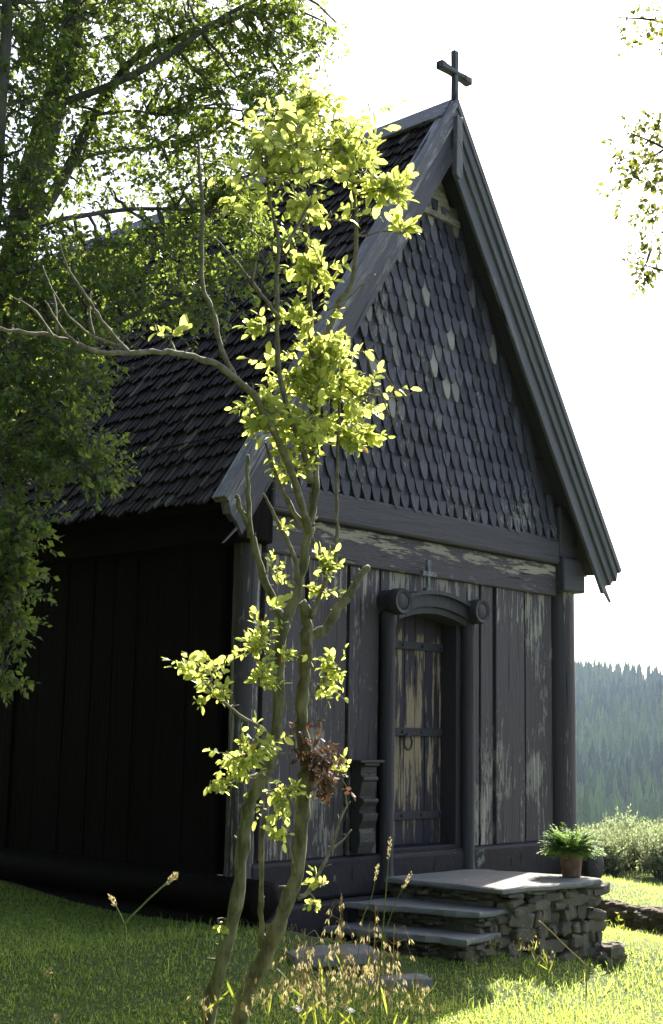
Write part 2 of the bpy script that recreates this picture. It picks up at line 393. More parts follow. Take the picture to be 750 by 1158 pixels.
# roof: two slopes (boards) with shingles
APX,EX,EZ,OV=6.25,2.49,2.48,.277
sl=math.atan2(APX-EZ,EX); SL=math.hypot(APX-EZ,EX)
ca,sa=math.cos(sl),math.sin(sl)
def slope_pt(sx,s,y,h):   # s distance down from ridge, h height above the slope plane
    return Vector((sx*(s*ca+h*sa), y, APX-s*sa+h*ca))
for sx in (-1,1):
    m=MB(); a=[slope_pt(sx,.0,0,-.03),slope_pt(sx,SL-.02,0,-.03),slope_pt(sx,SL-.02,0,-.10),slope_pt(sx,.02,0,-.10)]
    m.prism([p+Vector((0,-OV+.035,0)) for p in a],(0,LEN+2*OV-.07,0))
    rb=part(m,'roof',M['side'] if sx<0 else M['beam_dark'])  # left soffit has its shade in the colour
    m=MB(); w=.064; cs=.17; rows=int(SL/cs)+1
    for k in range(rows):
        s1=min(SL+.03,(k+1)*cs+.02); s0=s1-.36
        if s0<.02: s0=.02
        y=-OV+.03+(w/2 if k%2 else 0)*1.0; sag=0
        while y<LEN+OV:
            ww=w*random.uniform(.8,1.15); rr=random.random(); l=random.choice((random.uniform(-.02,.02),random.uniform(-.05,.04))); lift=random.uniform(.0,.007)
            y1=min(y+ww-.010,LEN+OV)
            t=.018
            A=slope_pt(sx,s0,y,.0); B=slope_pt(sx,s0,y1,.0); 
            C1=slope_pt(sx,s1+l-.035,y1,.034+lift); D1=slope_pt(sx,s1+l-.035,y,.034+lift)
            T=slope_pt(sx,s1+l,(y+y1)/2,.036+lift)
            dn=(slope_pt(sx,0,0,-t)-slope_pt(sx,0,0,0))
            top=[A,B,C1,T,D1]; bot=[p+dn for p in top]
            if sx>0: top=top; 
            m.add(top+bot,[(0,1,2,3,4),(2,7,8,3),(3,8,9,4),(1,6,7,2),(0,4,9,5)],rr)
            y+=ww
    sub(m,'shingles',M['roof'],rb)
    if sx<0: rb['label']='dark shingled roof slope facing the sapling'
# ridge boards
for sx in (-1,1):
    m=MB(); a=[slope_pt(sx,-.01,0,.045),slope_pt(sx,.19,0,.045),slope_pt(sx,.19,0,.075),slope_pt(sx,-.04,0,.075)]
    m.prism([p+Vector((0,-OV,0)) for p in a],(0,LEN+2*OV,0)); part(m,'ridge_board',M['barge_r'],bevel=.006)
# bargeboards: stepped mouldings on the gable overhang
for sx in (-1,1):
    m=MB()
    def strip(s0,s1,h0,h1,y0,y1,cut=0):
        a=[slope_pt(sx,s0,0,h0),slope_pt(sx,s1,0,h0),slope_pt(sx,s1-cut,0,h1),slope_pt(sx,s0,0,h1)]
        for p in a:
            if p.x*sx<0: p.x=0
        # mitre at the ridge: clip on the centre plane
        m.prism([p+Vector((0,y0,0)) for p in a],(0,y1-y0,0),random.random())
    def mstrip(h0,h1,y0,y1,tail0=0,tail1=0):
        # mitred ends on x=0: s where s*ca+h*sa=0
        f=lambda h: -h*sa/ca
        a=[slope_pt(sx,f(h0),0,h0),slope_pt(sx,SL+tail0,0,h0),slope_pt(sx,SL+tail1,0,h1),slope_pt(sx,f(h1),0,h1)]
        m.prism([p+Vector((0,y0,0)) for p in a],(0,y1-y0,0),random.random())
    yb=-OV
    mstrip(-.27,-.155,yb+.02,yb+.055,.10,.05); m.m[-6:]=[1]*6
    mstrip(-.150,-.075,yb-.005,yb+.055,.08,.06); m.m[-6:]=[1]*6
    mstrip(-.070,.0,yb-.03,yb+.055,.08,.02)
    mstrip(.003,.055,yb-.045,yb+.09,.03,.03)
    bb=part(m,'bargeboard',[M['barge'],M['barge_shade']] if sx<0 else [M['barge_r'],M['barge_r']],bevel=.006)  # left inner strips use the copy with painted shadow
    m=MB(); p0=slope_pt(sx,SL+.0,yb+.03,-.23); p1=slope_pt(sx,SL+.24,yb+.035,-.18); wv=Vector((.022,0,.01))
    m.prism([p0-wv,p0+wv*1.6,p1+wv*.3,p1-wv*.3],(0,.02,0)); sub(m,'tail_sliver',M['barge'],bb)
m=MB(); m.prism([(-.035,-.345,6.16),(.035,-.345,6.16),(.045,-.345,5.62),(0,-.345,5.59),(-.045,-.345,5.62)],(0,.05,0)); part(m,'apex_pendant',M['barge_r'],bevel=.006)
# ridge cross
m=MB()
m.prism([(-.028,-.31,6.22),(.028,-.31,6.22),(.024,-.31,6.52),(.030,-.31,6.78),(-.030,-.31,6.78),(-.024,-.31,6.52)],(0,.05,0))
m.prism([(-.21,-.318,6.545),(-.05,-.318,6.555),(.05,-.318,6.555),(.21,-.318,6.535),(.21,-.318,6.605),(.05,-.318,6.595),(-.05,-.318,6.595),(-.21,-.318,6.615)],(0,.076,0))
part(m,'ridge_cross',M['cross'],bevel=.008)

# door
m=MB(); xs=[-.43,-.335,-.20,-.075,.06,.19,.31,.44]
for a,b in zip(xs[:-1],xs[1:]): m.box(a+.003,b-.003,.15+random.uniform(0,.008),.20,.03,1.99,random.random())
door=part(m,'door',M['panel_door'],bevel=.004)
for z in (1.635,.93,.262):
    s_=MB(); s_.box(-.395,.395,.126,.149,z-.033,z+.033)
    for xx in (-.36,-.13,.12,.36): s_.tube([(xx,.113,z),(xx,.13,z)],.014,8)
    sub(s_,'door_ledge',M['trim'],door,bevel=.006)
s_=MB(); pts=[(-.07+.048*math.sin(a),.115,.845+.058*math.cos(a)) for a in np.linspace(0,2*PI,21)]
s_.tube(pts,.009,8); s_.tube([(-.07,.15,.90),(-.07,.108,.905)],.016,8); sub(s_,'ring_handle',M['iron'],door,smooth=True)
# door frame: reveals, columns, arch, scrolls, threshold
fr=MB(); fr.box(-.50,-.405,-.01,.25,-.05,2.02); fr.box(.405,.50,-.01,.25,-.05,2.02); fr.box(-.5,.5,.24,.26,-.05,2.06)
frame=part(fr,'door_frame',M['trim'],bevel=.008)
for sx in (-1,1):
    c=MB(); c.lathe([(.075,-.26),(.078,-.2),(.062,-.16),(.058,-.1),(.06,.9),(.056,1.74),(.068,1.78),(.07,1.83),(.06,1.87)],(sx*.515,-.045,0),n=20)
    sub(c,'column',M['trim'],frame,smooth=True,angle=60)
    c=MB(); zc=1.945 if sx<0 else 1.945
    prof=[(.0,-.195),(.062,-.195),(.068,-.19),(.070,-.198),(.096,-.205),(.104,-.195),(.106,-.12),(.098,-.1),(.1,-.01),(.1,0.02)]
    vs=[];n=28
    for q,y in prof:
        for k in range(n): a=2*PI*k/n; vs.append((sx*.515+q*math.cos(a),y,zc+q*1.0*math.sin(a)))
    c.add(vs,[(i*n+(k+1)%n,i*n+k,(i+1)*n+k,(i+1)*n+(k+1)%n) for i in range(len(prof)-1) for k in range(n)])
    sub(c,'scroll',M['trim'],frame,smooth=True,angle=50)
c=MB(); NA=18
def archrow(x,zb,zt,y0,y1): return [(x,y0,zb),(x,y0,zt),(x,y1,zt),(x,y1,zb)]
def arch(c,lift_b,lift_t,y0,y1,b0,t0):
    rows=[]
    for i in range(NA+1):
        x=-.44+.88*i/NA; q=1-(x/.50)**2
        rows+=archrow(x,b0+lift_b*q,t0+lift_t*q,y0,y1)
    fs=[]
    for i in range(NA):
        for k in range(4): fs.append((i*4+k,i*4+(k+1)%4,(i+1)*4+(k+1)%4,(i+1)*4+k))
    fs+=[(3,2,1,0),(NA*4,NA*4+1,NA*4+2,NA*4+3)]
    c.add(rows,fs)
arch(c,.100,.10,-.115,.10,1.845,1.940); arch(c,.10,.10,-.15,.03,1.944,1.975)
arch(c,.10,.10,-.09,.12,1.79,1.842)
sub(c,'arch',M['trim'],frame,smooth=True,angle=35)
c=MB(); c.box(-.44,.44,-.02,.235,-.03,.028); c.box(-.455,.455,-.062,.1,-.32,-.032); sub(c,'threshold',M['sill'],frame,bevel=.01)
c=MB(); c.prism([(-.018,-.13,2.07),(.018,-.13,2.07),(.014,-.13,2.2),(.024,-.13,2.32),(-.024,-.13,2.32),(-.014,-.13,2.2)],(0,.03,0)); c.box(-.085,.085,-.136,-.094,2.185,2.225)
c.box(-.04,.04,-.14,-.09,2.065,2.09)
ob_=sub(c,'carved_cross',M['barge'],frame,bevel=.004); ob_.location.x=-.11
# carved console left of the door
prof=[(-.05,.02),(-.09,.02),(-.115,.10),(-.115,.17),(-.10,.2),(-.135,.26),(-.145,.31),(-.10,.325),(-.115,.36),(-.15,.40),(-.15,.42),(-.10,.435),(-.12,.50),(-.13,.55),(-.145,.56),(-.145,.58),(-.115,.6),(-.12,.66),(-.155,.67),(-.155,.69),(-.02,.69),(-.02,.02)]
c=MB(); c.prism([(-.725,y,z) for y,z in prof][::-1],(-.17,0,0))
part(c,'carved_console',M['console'],bevel=.005)
m=MB(); m.box(-.95,-.68,-.165,.0,.692,.712); part(m,'console_shelf',M['trim'],bevel=.004)

# ------------------------------------------------------------------ stone stoop
st=empty('stone_stoop',(.1,-.6,-.62)); tag(st,'slate slab doorstep on dry rubble stone with two treads going down to the left','steps')
def slabm(mb,poly,z0,z1,jit=.01,r=.2,sub_n=6):
    out=[]; n=len(poly)
    for i in range(n):
        a=Vector(poly[i]); b=Vector(poly[(i+1)%n])
        for k in range(sub_n): 
            p=a.lerp(b,k/sub_n); out.append((p.x+random.uniform(-jit,jit),p.y+random.uniform(-jit,jit)))
    N=len(out); rings=[]
    c=Vector((sum(p[0] for p in out)/N,sum(p[1] for p in out)/N))
    def ring(z,sh): return [((p[0]-c.x)*sh+c.x,(p[1]-c.y)*sh+c.y,z+random.uniform(-.004,.004)) for p in out]
    vs=ring(z0,.97)+ring(z0+.012,1)+ring(z1-.010,1)+ring(z1,.985)
    fs=[(i*N+k,i*N+(k+1)%N,(i+1)*N+(k+1)%N,(i+1)*N+k) for i in range(3) for k in range(N)]
    fs+=[tuple(range(N-1,-1,-1)),tuple(3*N+k for k in range(N))]
    mb.add(vs,fs,r)
def ccw(p):
    s=sum(p[i][0]*p[(i+1)%len(p)][1]-p[(i+1)%len(p)][0]*p[i][1] for i in range(len(p))); return p if s>0 else p[::-1]
m=MB(); slabm(m,ccw([(-.60,-.11),(-.51,-1.14),(.30,-1.24),(.735,-1.22),(.74,-.75),(.52,-.11)]),-.212,-.17,.016)
def joffs(o,par):
    return o
part(m,'top_slab',M['slab'],parent=st)
m=MB(); slabm(m,ccw([(-1.05,-.12),(-.90,-.6),(-.74,-1.13),(-.3,-1.10),(-.3,-.12)]),-.36,-.32,.018); part(m,'tread',M['slab'],parent=st)
m=MB(); slabm(m,ccw([(-1.28,-.12),(-1.15,-.6),(-1.0,-1.20),(-.5,-1.14),(-.5,-.12)]),-.515,-.47,.018); part(m,'tread',M['slab'],parent=st)
def stone(mb,c,sx,sy,sz,r):
    # irregular block: noisy superellipsoid
    n1,n2=10,7; vs=[]; ph=[random.uniform(0,6.28) for _ in range(6)]
    rz=random.uniform(-.25,.25); tilt=random.uniform(-.16,.16)
    for j in range(n2+1):
        v=-PI/2+PI*j/n2
        for i in range(n1):
            u=2*PI*i/n1
            f=lambda t,e: math.copysign(abs(t)**e,t)
            e=.42
            x=f(math.cos(v),e)*f(math.cos(u),e); y=f(math.cos(v),e)*f(math.sin(u),e); z=f(math.sin(v),e)
            k=1+.14*math.sin(3*u+ph[0]+2*v)+.09*math.sin(5*u+ph[1]-3*v)+random.uniform(-.09,.09)
            X=x*sx*k*.96; Y=y*sy*k; Z=z*sz*(1+.18*math.sin(2*u+ph[2]))*.97; Z+=X*tilt; X-=Z*tilt*2
            vs.append((c[0]+X*math.cos(rz)-Y*math.sin(rz),c[1]+X*math.sin(rz)+Y*math.cos(rz),c[2]+Z))
    fs=[(j*n1+i,j*n1+(i+1)%n1,(j+1)*n1+(i+1)%n1,(j+1)*n1+i) for j in range(n2) for i in range(n1)]
    mb.add(vs,fs,r)
m=MB()
m.box(-.44,.60,-1.02,-.08,-.80,-.24,.9); m.box(-.70,-.46,-1.0,-.1,-.8,-.37,.9); m.box(-.92,-.70,-1.0,-.12,-.8,-.53,.9)
def course(p0,p1,z0,z1,hmin=.05,hmax=.10,thick=.10):
    p0=Vector(p0);p1=Vector(p1); L=(p1-p0).length; z=z0
    while z<z1-.02:
        h0=min(random.uniform(hmin,hmax),z1-z+.01); s=random.uniform(-.05,0)
        while s<L:
            w=random.choice((random.uniform(.06,.14),random.uniform(.16,.34))); h=h0*random.uniform(.62,1.15); q=p0.lerp(p1,min(1,(s+w/2)/L)); 
            stone(m,(q.x+random.uniform(-.02,.03),q.y+random.uniform(-.02,.03),z+h/2+random.uniform(-.012,.012)),w/2*1.0 if abs((p1-p0).x)>abs((p1-p0).y) else thick*.6,
                  thick*.6 if abs((p1-p0).x)>abs((p1-p0).y) else w/2*1.03,h/2*1.05,random.random()); s+=w
        z+=h0*.82
course((-.42,-1.10),(.68,-1.16),-.84,-.215,.06,.15)
course((.68,-1.12),(.56,-.1),-.84,-.215)
course((-.40,-1.0),(-.46,-.14),-.32,-.215,.03,.06)
course((-.66,-1.04),(-.44,-1.06),-.84,-.365,.05,.08)
course((-.62,-1.0),(-.84,-.14),-.48,-.365,.03,.06)
course((-.90,-1.08),(-.70,-1.10),-.84,-.52,.05,.08)
course((-.88,-1.04),(-1.12,-.14),-.72,-.52,.03,.06)
for k in range(7): stone(m,(.66+random.uniform(-.06,.12),-1.2-random.uniform(-.05,.1),-.78+random.uniform(0,.06)+.03*k*(k<3)),.09,.07,.05,random.random())
part(m,'rubble_wall',M['rubble'],parent=st,smooth=True,angle=22)

# stepping stones in the grass
def onz(u,v,z):
    d=fw+r2*((u-375)/F)-u2*((v-579)/F); return CAM+d*((z-CZ)/d.z)
for k,(u,v,w,h,lab) in enumerate(((372,1078,.34,.20,'flat grey stepping stone right below the lowest tread'),(434,1108,.30,.17,'flat grey stepping stone nearest the camera in front of the stoop'),(330,1068,.26,.16,'flat grey stepping stone farthest left of the stoop steps'))):
    p=onz(u,v,-.62); zz=float(gz(p.x,p.y)); p=onz(u,v,zz+.02)
    o=empty('stepping_stone',(p.x,p.y,zz)); bpy.data.objects.remove(o)
    m=MB(); slabm(m,ccw([(-w,-h),(w*.9,-h*1.1),(w,h*.9),(-w*.8,h)]),-.04,.035,.02)
    o=m.build('stepping_stone',M['slab']); o.location=(p.x,p.y,zz+.01); o.rotation_euler=(0,0,random.uniform(-.5,.5))
    tag(o,lab,'stepping stone','stepping stones leading to the stoop')

# ------------------------------------------------------------------ pots
pp=empty('potted_fern',(.63,-.98,-.168)); pp.scale=(1.06,1.06,1.06); tag(pp,'bushy green fern in a terracotta pot at the right end of the stone slab','potted plant')
m=MB(); m.lathe([(.062,0),(.068,.005),(.078,.10),(.092,.165),(.106,.17),(.11,.205),(.102,.208),(.095,.19),(.09,.17)],n=32); m.build('pot',M['pot'],pp,smooth=True)
m=MB(); m.lathe([(.001,.172),(.092,.175),(.092,.185),(.001,.19)],n=20); m.build('soil',M['soil'],pp)
B=[];D=[];N=[];L=[];W=[]; stems=MB()
for k in range(200):
    a=random.uniform(0,2*PI); el=random.uniform(.25,1.45); ln=random.uniform(.14,.235)
    d=Vector((math.cos(a)*math.cos(el),math.sin(a)*math.cos(el),math.sin(el))); p=Vector((math.cos(a)*.04,math.sin(a)*.04,.18)); pts=[p]
    for q in range(8):
        d=(d+Vector((math.cos(a)*.03,math.sin(a)*.03,-.12))).normalized(); p=p+d*ln/8; pts.append(p)
    stems.tube(pts,.0015,3)
    side=Vector((-math.sin(a),math.cos(a),0))
    for q in range(1,9):
        for rep in range(3):
            for s in (-1,1):
                b=pts[q-1].lerp(pts[q],rep/3); B.append(b); D.append(side*s+d*.5+Vector((0,0,random.uniform(-.3,.2)))); N.append(Vector((random.uniform(-.4,.4),random.uniform(-.4,.4),1)))
                ll=.042*(1-(q/9.5)**1.6)+.012; L.append(ll*random.uniform(.8,1.2)); W.append(.010)
fo=leaves('foliage',B,D,N,L,W,M['fern'],pp); stems.build('frond_stems',M['stalk'],pp)

# ------------------------------------------------------------------ generic plant builders
def rdir():
    a=random.uniform(0,2*PI); z=random.uniform(-1,1); s=math.sqrt(1-z*z); return Vector((s*math.cos(a),s*math.sin(a),z))
def wob(p0,p1,n=5,amt=.05):
    p0=Vector(p0);p1=Vector(p1);L=(p1-p0).length; out=[p0]
    for i in range(1,n): out.append(p0.lerp(p1,i/n)+rdir()*amt*L*.5)
    out.append(p1); return out
GZ=gz
def smoothpath(pts,n=4):
    out=[]; P=[pts[0]]+list(pts)+[pts[-1]]
    for i in range(1,len(P)-2):
        for k in range(n):
            t=k/n; a,b,c,d=P[i-1],P[i],P[i+1],P[i+2]
            out.append(.5*((2*b)+(c-a)*t+(2*a-5*b+4*c-d)*t*t+(3*b-a-3*c+d)*t**3))
    out.append(pts[-1]); return out

# ------------------------------------------------------------------ the sapling
T0=4.15
sp=empty('sapling',(-5.9,-3.95,-.85)); tag(sp,'thin two-stemmed young tree with bright yellow-green leaves in front of the church','sapling')
def pxpath(pts,t0=None,amp=.05):
    out=[]
    for i,p in enumerate(pts):
        t=p[2] if len(p)>2 else (t0 or T0); out.append(at(p[0],p[1],t))
    return out
OFF=Vector(sp.location)
def sbuild(mb,name,mat,parent=sp,**k):
    o=mb.build(name,mat,parent,**k)
    if parent is sp: o.location=-OFF
    return o
def limb(pts,r0,r1,name='branch',n=10,mat='bark',knots=True):
    P=smoothpath(pxpath(pts),5); R=[r0+(r1-r0)*i/(len(P)-1) for i in range(len(P))]
    if knots: R=[q*(1+.10*math.sin(i*1.7)+random.uniform(-.06,.06)) for i,q in enumerate(R)]
    P=[p+rdir()*min(.004,r0*.25) for p in P]
    m=MB(); m.tube(P,R,n,jit=.06)
    # small stubs of broken twigs
    for k in range(int(len(P)*.25)):
        j=random.randrange(1,len(P)-1); d=rdir(); d.z=abs(d.z); m.tube([P[j],P[j]+d*(R[j]+random.uniform(.008,.03))],[R[j]*.3,R[j]*.15],5)
    return sbuild(m,name,M[mat],smooth=True,angle=180),P
tA,PA=limb([(258,1420,4.12),(240,1270,4.12),(236,1158,4.12),(251,1087,4.1),(269,1008,4.08),(278,929,4.08),(287,898,4.08),(306,863,4.1),(314,810,4.1),(316,735,4.12),(324,700,4.15)],.023,.016,'trunk',14)
tB,PB=limb([(262,1420,4.2),(262,1270,4.2),(270,1158,4.2),(293,1096,4.2),(315,1047,4.2),(335,990,4.22),(342,920,4.22),(346,876,4.22),(341,810,4.22),(345,757,4.2),(348,709,4.2),(342,680,4.17)],.028,.016,'trunk',14)
tC,PC=limb([(324,702,4.15),(335,673,4.16),(346,620,4.17),(355,567,4.18),(357,510,4.2),(354,435,4.2),(352,370,4.22),(348,300,4.25),(345,220,4.28),(352,150,4.3),(356,112,4.32)],.016,.004,'trunk',12)
BR=[]
def br(pts,r0,r1,mat='twig'): o,P=limb(pts,r0,r1,'branch',8,mat); BR.append((o,P)); return o,P
br([(352,545,4.18),(340,500,4.14),(326,465,4.1),(315,408,4.08),(313,320,4.05),(315,276,4.04),(306,232,4.02),(300,190,4.0)],.011,.004)
br([(355,470,4.2),(362,410,4.25),(380,350,4.3),(399,316,4.32),(403,254,4.34),(400,200,4.36),(410,160,4.38)],.013,.004)
br([(350,600,4.17),(338,560,4.1),(316,500,4.02),(290,452,3.96),(272,433,3.92),(245,412,3.86),(213,402,3.8),(190,398,3.76),(144,399,3.68),(110,397,3.6),(85,388,3.56),(50,378,3.5),(0,372,3.42),(-40,360,3.36)],.013,.004)
br([(265,424,3.92),(251,395,3.9),(240,350,3.9),(229,320,3.88),(229,240,3.86),(226,200,3.85),(224,160,3.84)],.008,.004)
br([(145,399,3.68),(122,372,3.66),(107,350,3.64),(93,329,3.62),(77,303,3.6),(66,272,3.58)],.007,.002)
br([(107,381,3.62),(101,353,3.64),(103,330,3.66)],.004,.0015)
br([(140,392,3.68),(107,381,3.62),(80,360,3.56),(67,340,3.5),(55,320,3.5)],.005,.0015)
br([(88,390,3.56),(70,372,3.5),(58,352,3.46),(51,340,3.45)],.005,.0015)
br([(60,380,3.5),(40,352,3.5),(22,340,3.5),(10,335,3.5)],.004,.0015)
br([(64,376,3.5),(62,340,3.55),(48,300,3.6)],.004,.0015)
br([(316,360,4.06),(304,344,4.02),(280,312,3.98),(258,285,3.94),(240,267,3.9)],.007,.0025)
br([(285,318,3.98),(287,311,3.98),(293,272,3.97),(280,258,3.96)],.004,.0015)
br([(322,280,4.03),(340,250,4.1),(352,228,4.15),(370,205,4.2)],.006,.003)
br([(318,700,4.15),(298,651,4.12),(284,602,4.1),(272,575,4.08),(268,560,4.08)],.014,.006,'bark')
br([(284,608,4.1),(281,560,4.07),(280,514,4.05)],.009,.005,'bark')
br([(338,660,4.16),(333,629,4.14),(314,590,4.1),(298,558,4.08)],.009,.004)
br([(343,596,4.16),(325,565,4.12),(310,532,4.1),(300,500,4.08)],.010,.004)
br([(352,700,4.17),(370,650,4.2),(381,628,4.22),(381,576,4.22),(381,536,4.2),(385,440,4.2),(390,380,4.2)],.008,.004)
br([(357,530,4.18),(350,590,4.2),(362,630,4.2),(370,650,4.2)],.006,.006)
br([(346,722,4.19),(366,712,4.22),(385,685,4.25),(395,673,4.26),(405,655,4.28),(417,642,4.3)],.018,.011,'bark')
br([(313,850,4.1),(298,825,4.05),(270,808,4.0),(245,785,3.96),(225,765,3.92)],.007,.003)
br([(306,870,4.1),(290,876,4.04),(275,880,4.0),(255,888,3.96)],.006,.003)
br([(316,740,4.12),(300,735,4.1),(288,722,4.07)],.006,.003)
br([(344,800,4.22),(358,780,4.25),(370,760,4.28),(376,735,4.3)],.006,.003)
br([(342,930,4.22),(330,905,4.18),(320,890,4.15)],.006,.003)
br([(296,1070,4.2),(295,1020,4.16),(296,960,4.14),(300,915,4.12)],.010,.006,'bark')
br([(338,1015,4.21),(352,1005,4.24),(372,965,4.28),(384,930,4.3),(392,912,4.32)],.008,.003,'twig')
br([(374,962,4.28),(388,950,4.3),(398,938,4.32)],.004,.002)
br([(334,990,4.21),(330,970,4.16),(325,945,4.12)],.005,.003)
br([(440,470,4.3),(428,440,4.28),(415,455,4.25),(395,440,4.22)],.003,.003)
br([(395,440,4.22),(430,448,4.3),(462,447,4.34),(478,430,4.36)],.004,.0015)
br([(415,395,4.3),(440,430,4.3),(452,455,4.32),(440,485,4.32),(425,488,4.32)],.003,.0012)
br([(348,706,4.2),(352,740,4.16),(346,770,4.16)],.006,.005)
br([(370,350,4.26),(390,340,4.28),(410,322,4.3),(425,310,4.34)],.004,.0015)

class LeafBag:
    def __init__(s): s.B=[];s.D=[];s.N=[];s.L=[];s.W=[]
    def add(s,b,d,n,l,w): s.B.append(b);s.D.append(d);s.N.append(n);s.L.append(l);s.W.append(w)
def spray(bag,tw,base,tip,nl,ll,lw,rad=.0022,droop=.0,n=4,upn=True):
    """a twig from base to tip with alternating leaves"""
    P=wob(base,tip,n,.12); tw.tube(P,[rad*(1-.6*i/n) for i in range(n+1)],4,cap=False)
    L=(tip-base).length; ax=(tip-base).normalized()
    for k in range(nl):
        s=.25+.75*(k+.5)/nl if nl>1 else 1.; i=min(n-1,int(s*n)); b=P[i].lerp(P[i+1],s*n-i)
        sd=ax.cross(rdir()).normalized(); d=ax*.5+sd*(.9 if k%2 else -.9)+Vector((0,0,.25-droop)); 
        if k==nl-1: d=ax
        nn=Vector((0,0,1))*.7+rdir()*.8
        q=ll*random.choice((random.uniform(.4,.8),random.uniform(.8,1.25))); bag.add(b,d,nn,q,q*lw*random.uniform(.85,1.1))
# leaf clusters: (u,v,ru,rv,depth,number of twigs,leaf length)
CL=[(345,150,75,42,4.3,78,.050),(310,178,55,45,4.05,58,.05),(395,172,58,45,4.35,56,.05),(440,212,30,28,4.38,26,.055),(455,258,14,14,4.4,8,.052),
 (360,235,50,28,4.25,28,.045),(350,118,45,22,4.34,24,.045),(355,305,26,40,4.25,34,.045),(290,370,24,16,4.1,12,.038),(345,360,30,20,4.2,22,.045),
 (300,468,32,28,4.05,42,.042),(340,430,45,40,4.2,62,.045),(345,490,55,36,4.15,66,.045),(395,445,42,38,4.25,54,.045),(378,400,36,26,4.25,38,.048),(398,500,28,22,4.25,24,.045),(335,530,34,14,4.12,12,.04),
 (318,602,12,22,4.1,3,.03),(313,652,20,20,4.1,6,.03),(372,640,16,24,4.2,14,.034),(362,668,26,10,4.2,8,.032),(309,688,10,10,4.05,3,.05),
 (225,757,30,16,3.92,18,.036),(245,785,24,14,3.95,14,.034),(290,728,26,28,4.07,30,.036),(300,765,26,20,4.02,12,.036),(372,765,18,32,4.28,16,.036),(378,770,10,12,4.3,4,.04),
 (272,860,36,22,3.98,28,.036),(300,845,30,22,4.0,18,.036),(255,888,24,10,3.95,9,.036),(318,905,28,30,4.12,24,.036),(312,945,12,16,4.08,5,.042),
 (355,996,20,14,4.26,9,.034),(352,1022,12,12,4.24,4,.03),(385,868,14,16,4.3,6,.034),(193,378,10,8,3.8,3,.05),(247,1040,9,10,4.05,2,.034),(330,740,30,18,4.1,8,.034)]
bags={}
for ci,(u,v,ru,rv,t,nt,ll) in enumerate(CL):
    cands=[(P[j],o) for o,P in BR+[(tA,PA),(tB,PB),(tC,PC)] for j in range(2,len(P))]
    cpos=at(u,v,t)
    # nearest branch carries the cluster
    o=min(cands,key=lambda c:(c[0]-cpos).length)[1]
    if o.name not in bags: bags[o.name]=(o,LeafBag(),MB())
    _,bag,tw=bags[o.name]
    PP=[c[0] for c in cands if c[1] is o]
    # sub-branch skeleton points
    hubs=[]
    for _ in range(max(1,nt//7)):
        a=random.uniform(0,2*PI); q=math.sqrt(random.random())*.7; h=at(u+ru*q*math.cos(a),v+rv*q*math.sin(a),t+random.gauss(0,.8)*ru/F*t*.7)
        root=min(PP,key=lambda p:(p-h).length+max(0,(p.z-h.z))*.5); hubs.append(h); tw.tube(wob(root,h,4,.15),[.0035,.0032,.0028,.0024,.002],5,cap=False)
    for _ in range(int(nt*1.05)):
        a=random.uniform(0,2*PI); q=min(1.7,abs(random.gauss(0,.62))+.05); tip=at(u+ru*q*math.cos(a),v+rv*q*math.sin(a),t+random.gauss(0,.55)*ru/F*t)
        h=min(hubs,key=lambda p:(p-tip).length)
        dd=(tip-h); 
        if dd.length<.05: tip=h+dd.normalized()*.05 if dd.length>1e-4 else h+Vector((0,0,.05))
        spray(bag,tw,h,tip,random.randint(5,8),ll*.80,.58,.0016)
for o,bag,tw in bags.values():
    lf=leaves('foliage',bag.B,bag.D,bag.N,bag.L,bag.W,M['leaf_sap'],o,detail=True)
    tw.build('twigs',M['twig'],o)
# brown withered bunch
bag=LeafBag(); tw=MB()
for k in range(100):
    u=358+random.gauss(0,12); v=862+random.gauss(0,21); u+= (v-862)*.35
    b=at(u,v,4.2+random.gauss(0,.02)); tw.tube([b,b+rdir()*.03],.0012,4)
    for _ in range(5): bag.add(b+rdir()*.01,rdir()+Vector((0,0,-.5)),rdir(),random.uniform(.014,.034),random.uniform(.006,.016))
lf=leaves('withered_leaves',bag.B,bag.D,bag.N,bag.L,bag.W,M['dryleaf'],sp,detail=True); lf.location=-OFF; lf['label']='bunch of brown withered leaves'

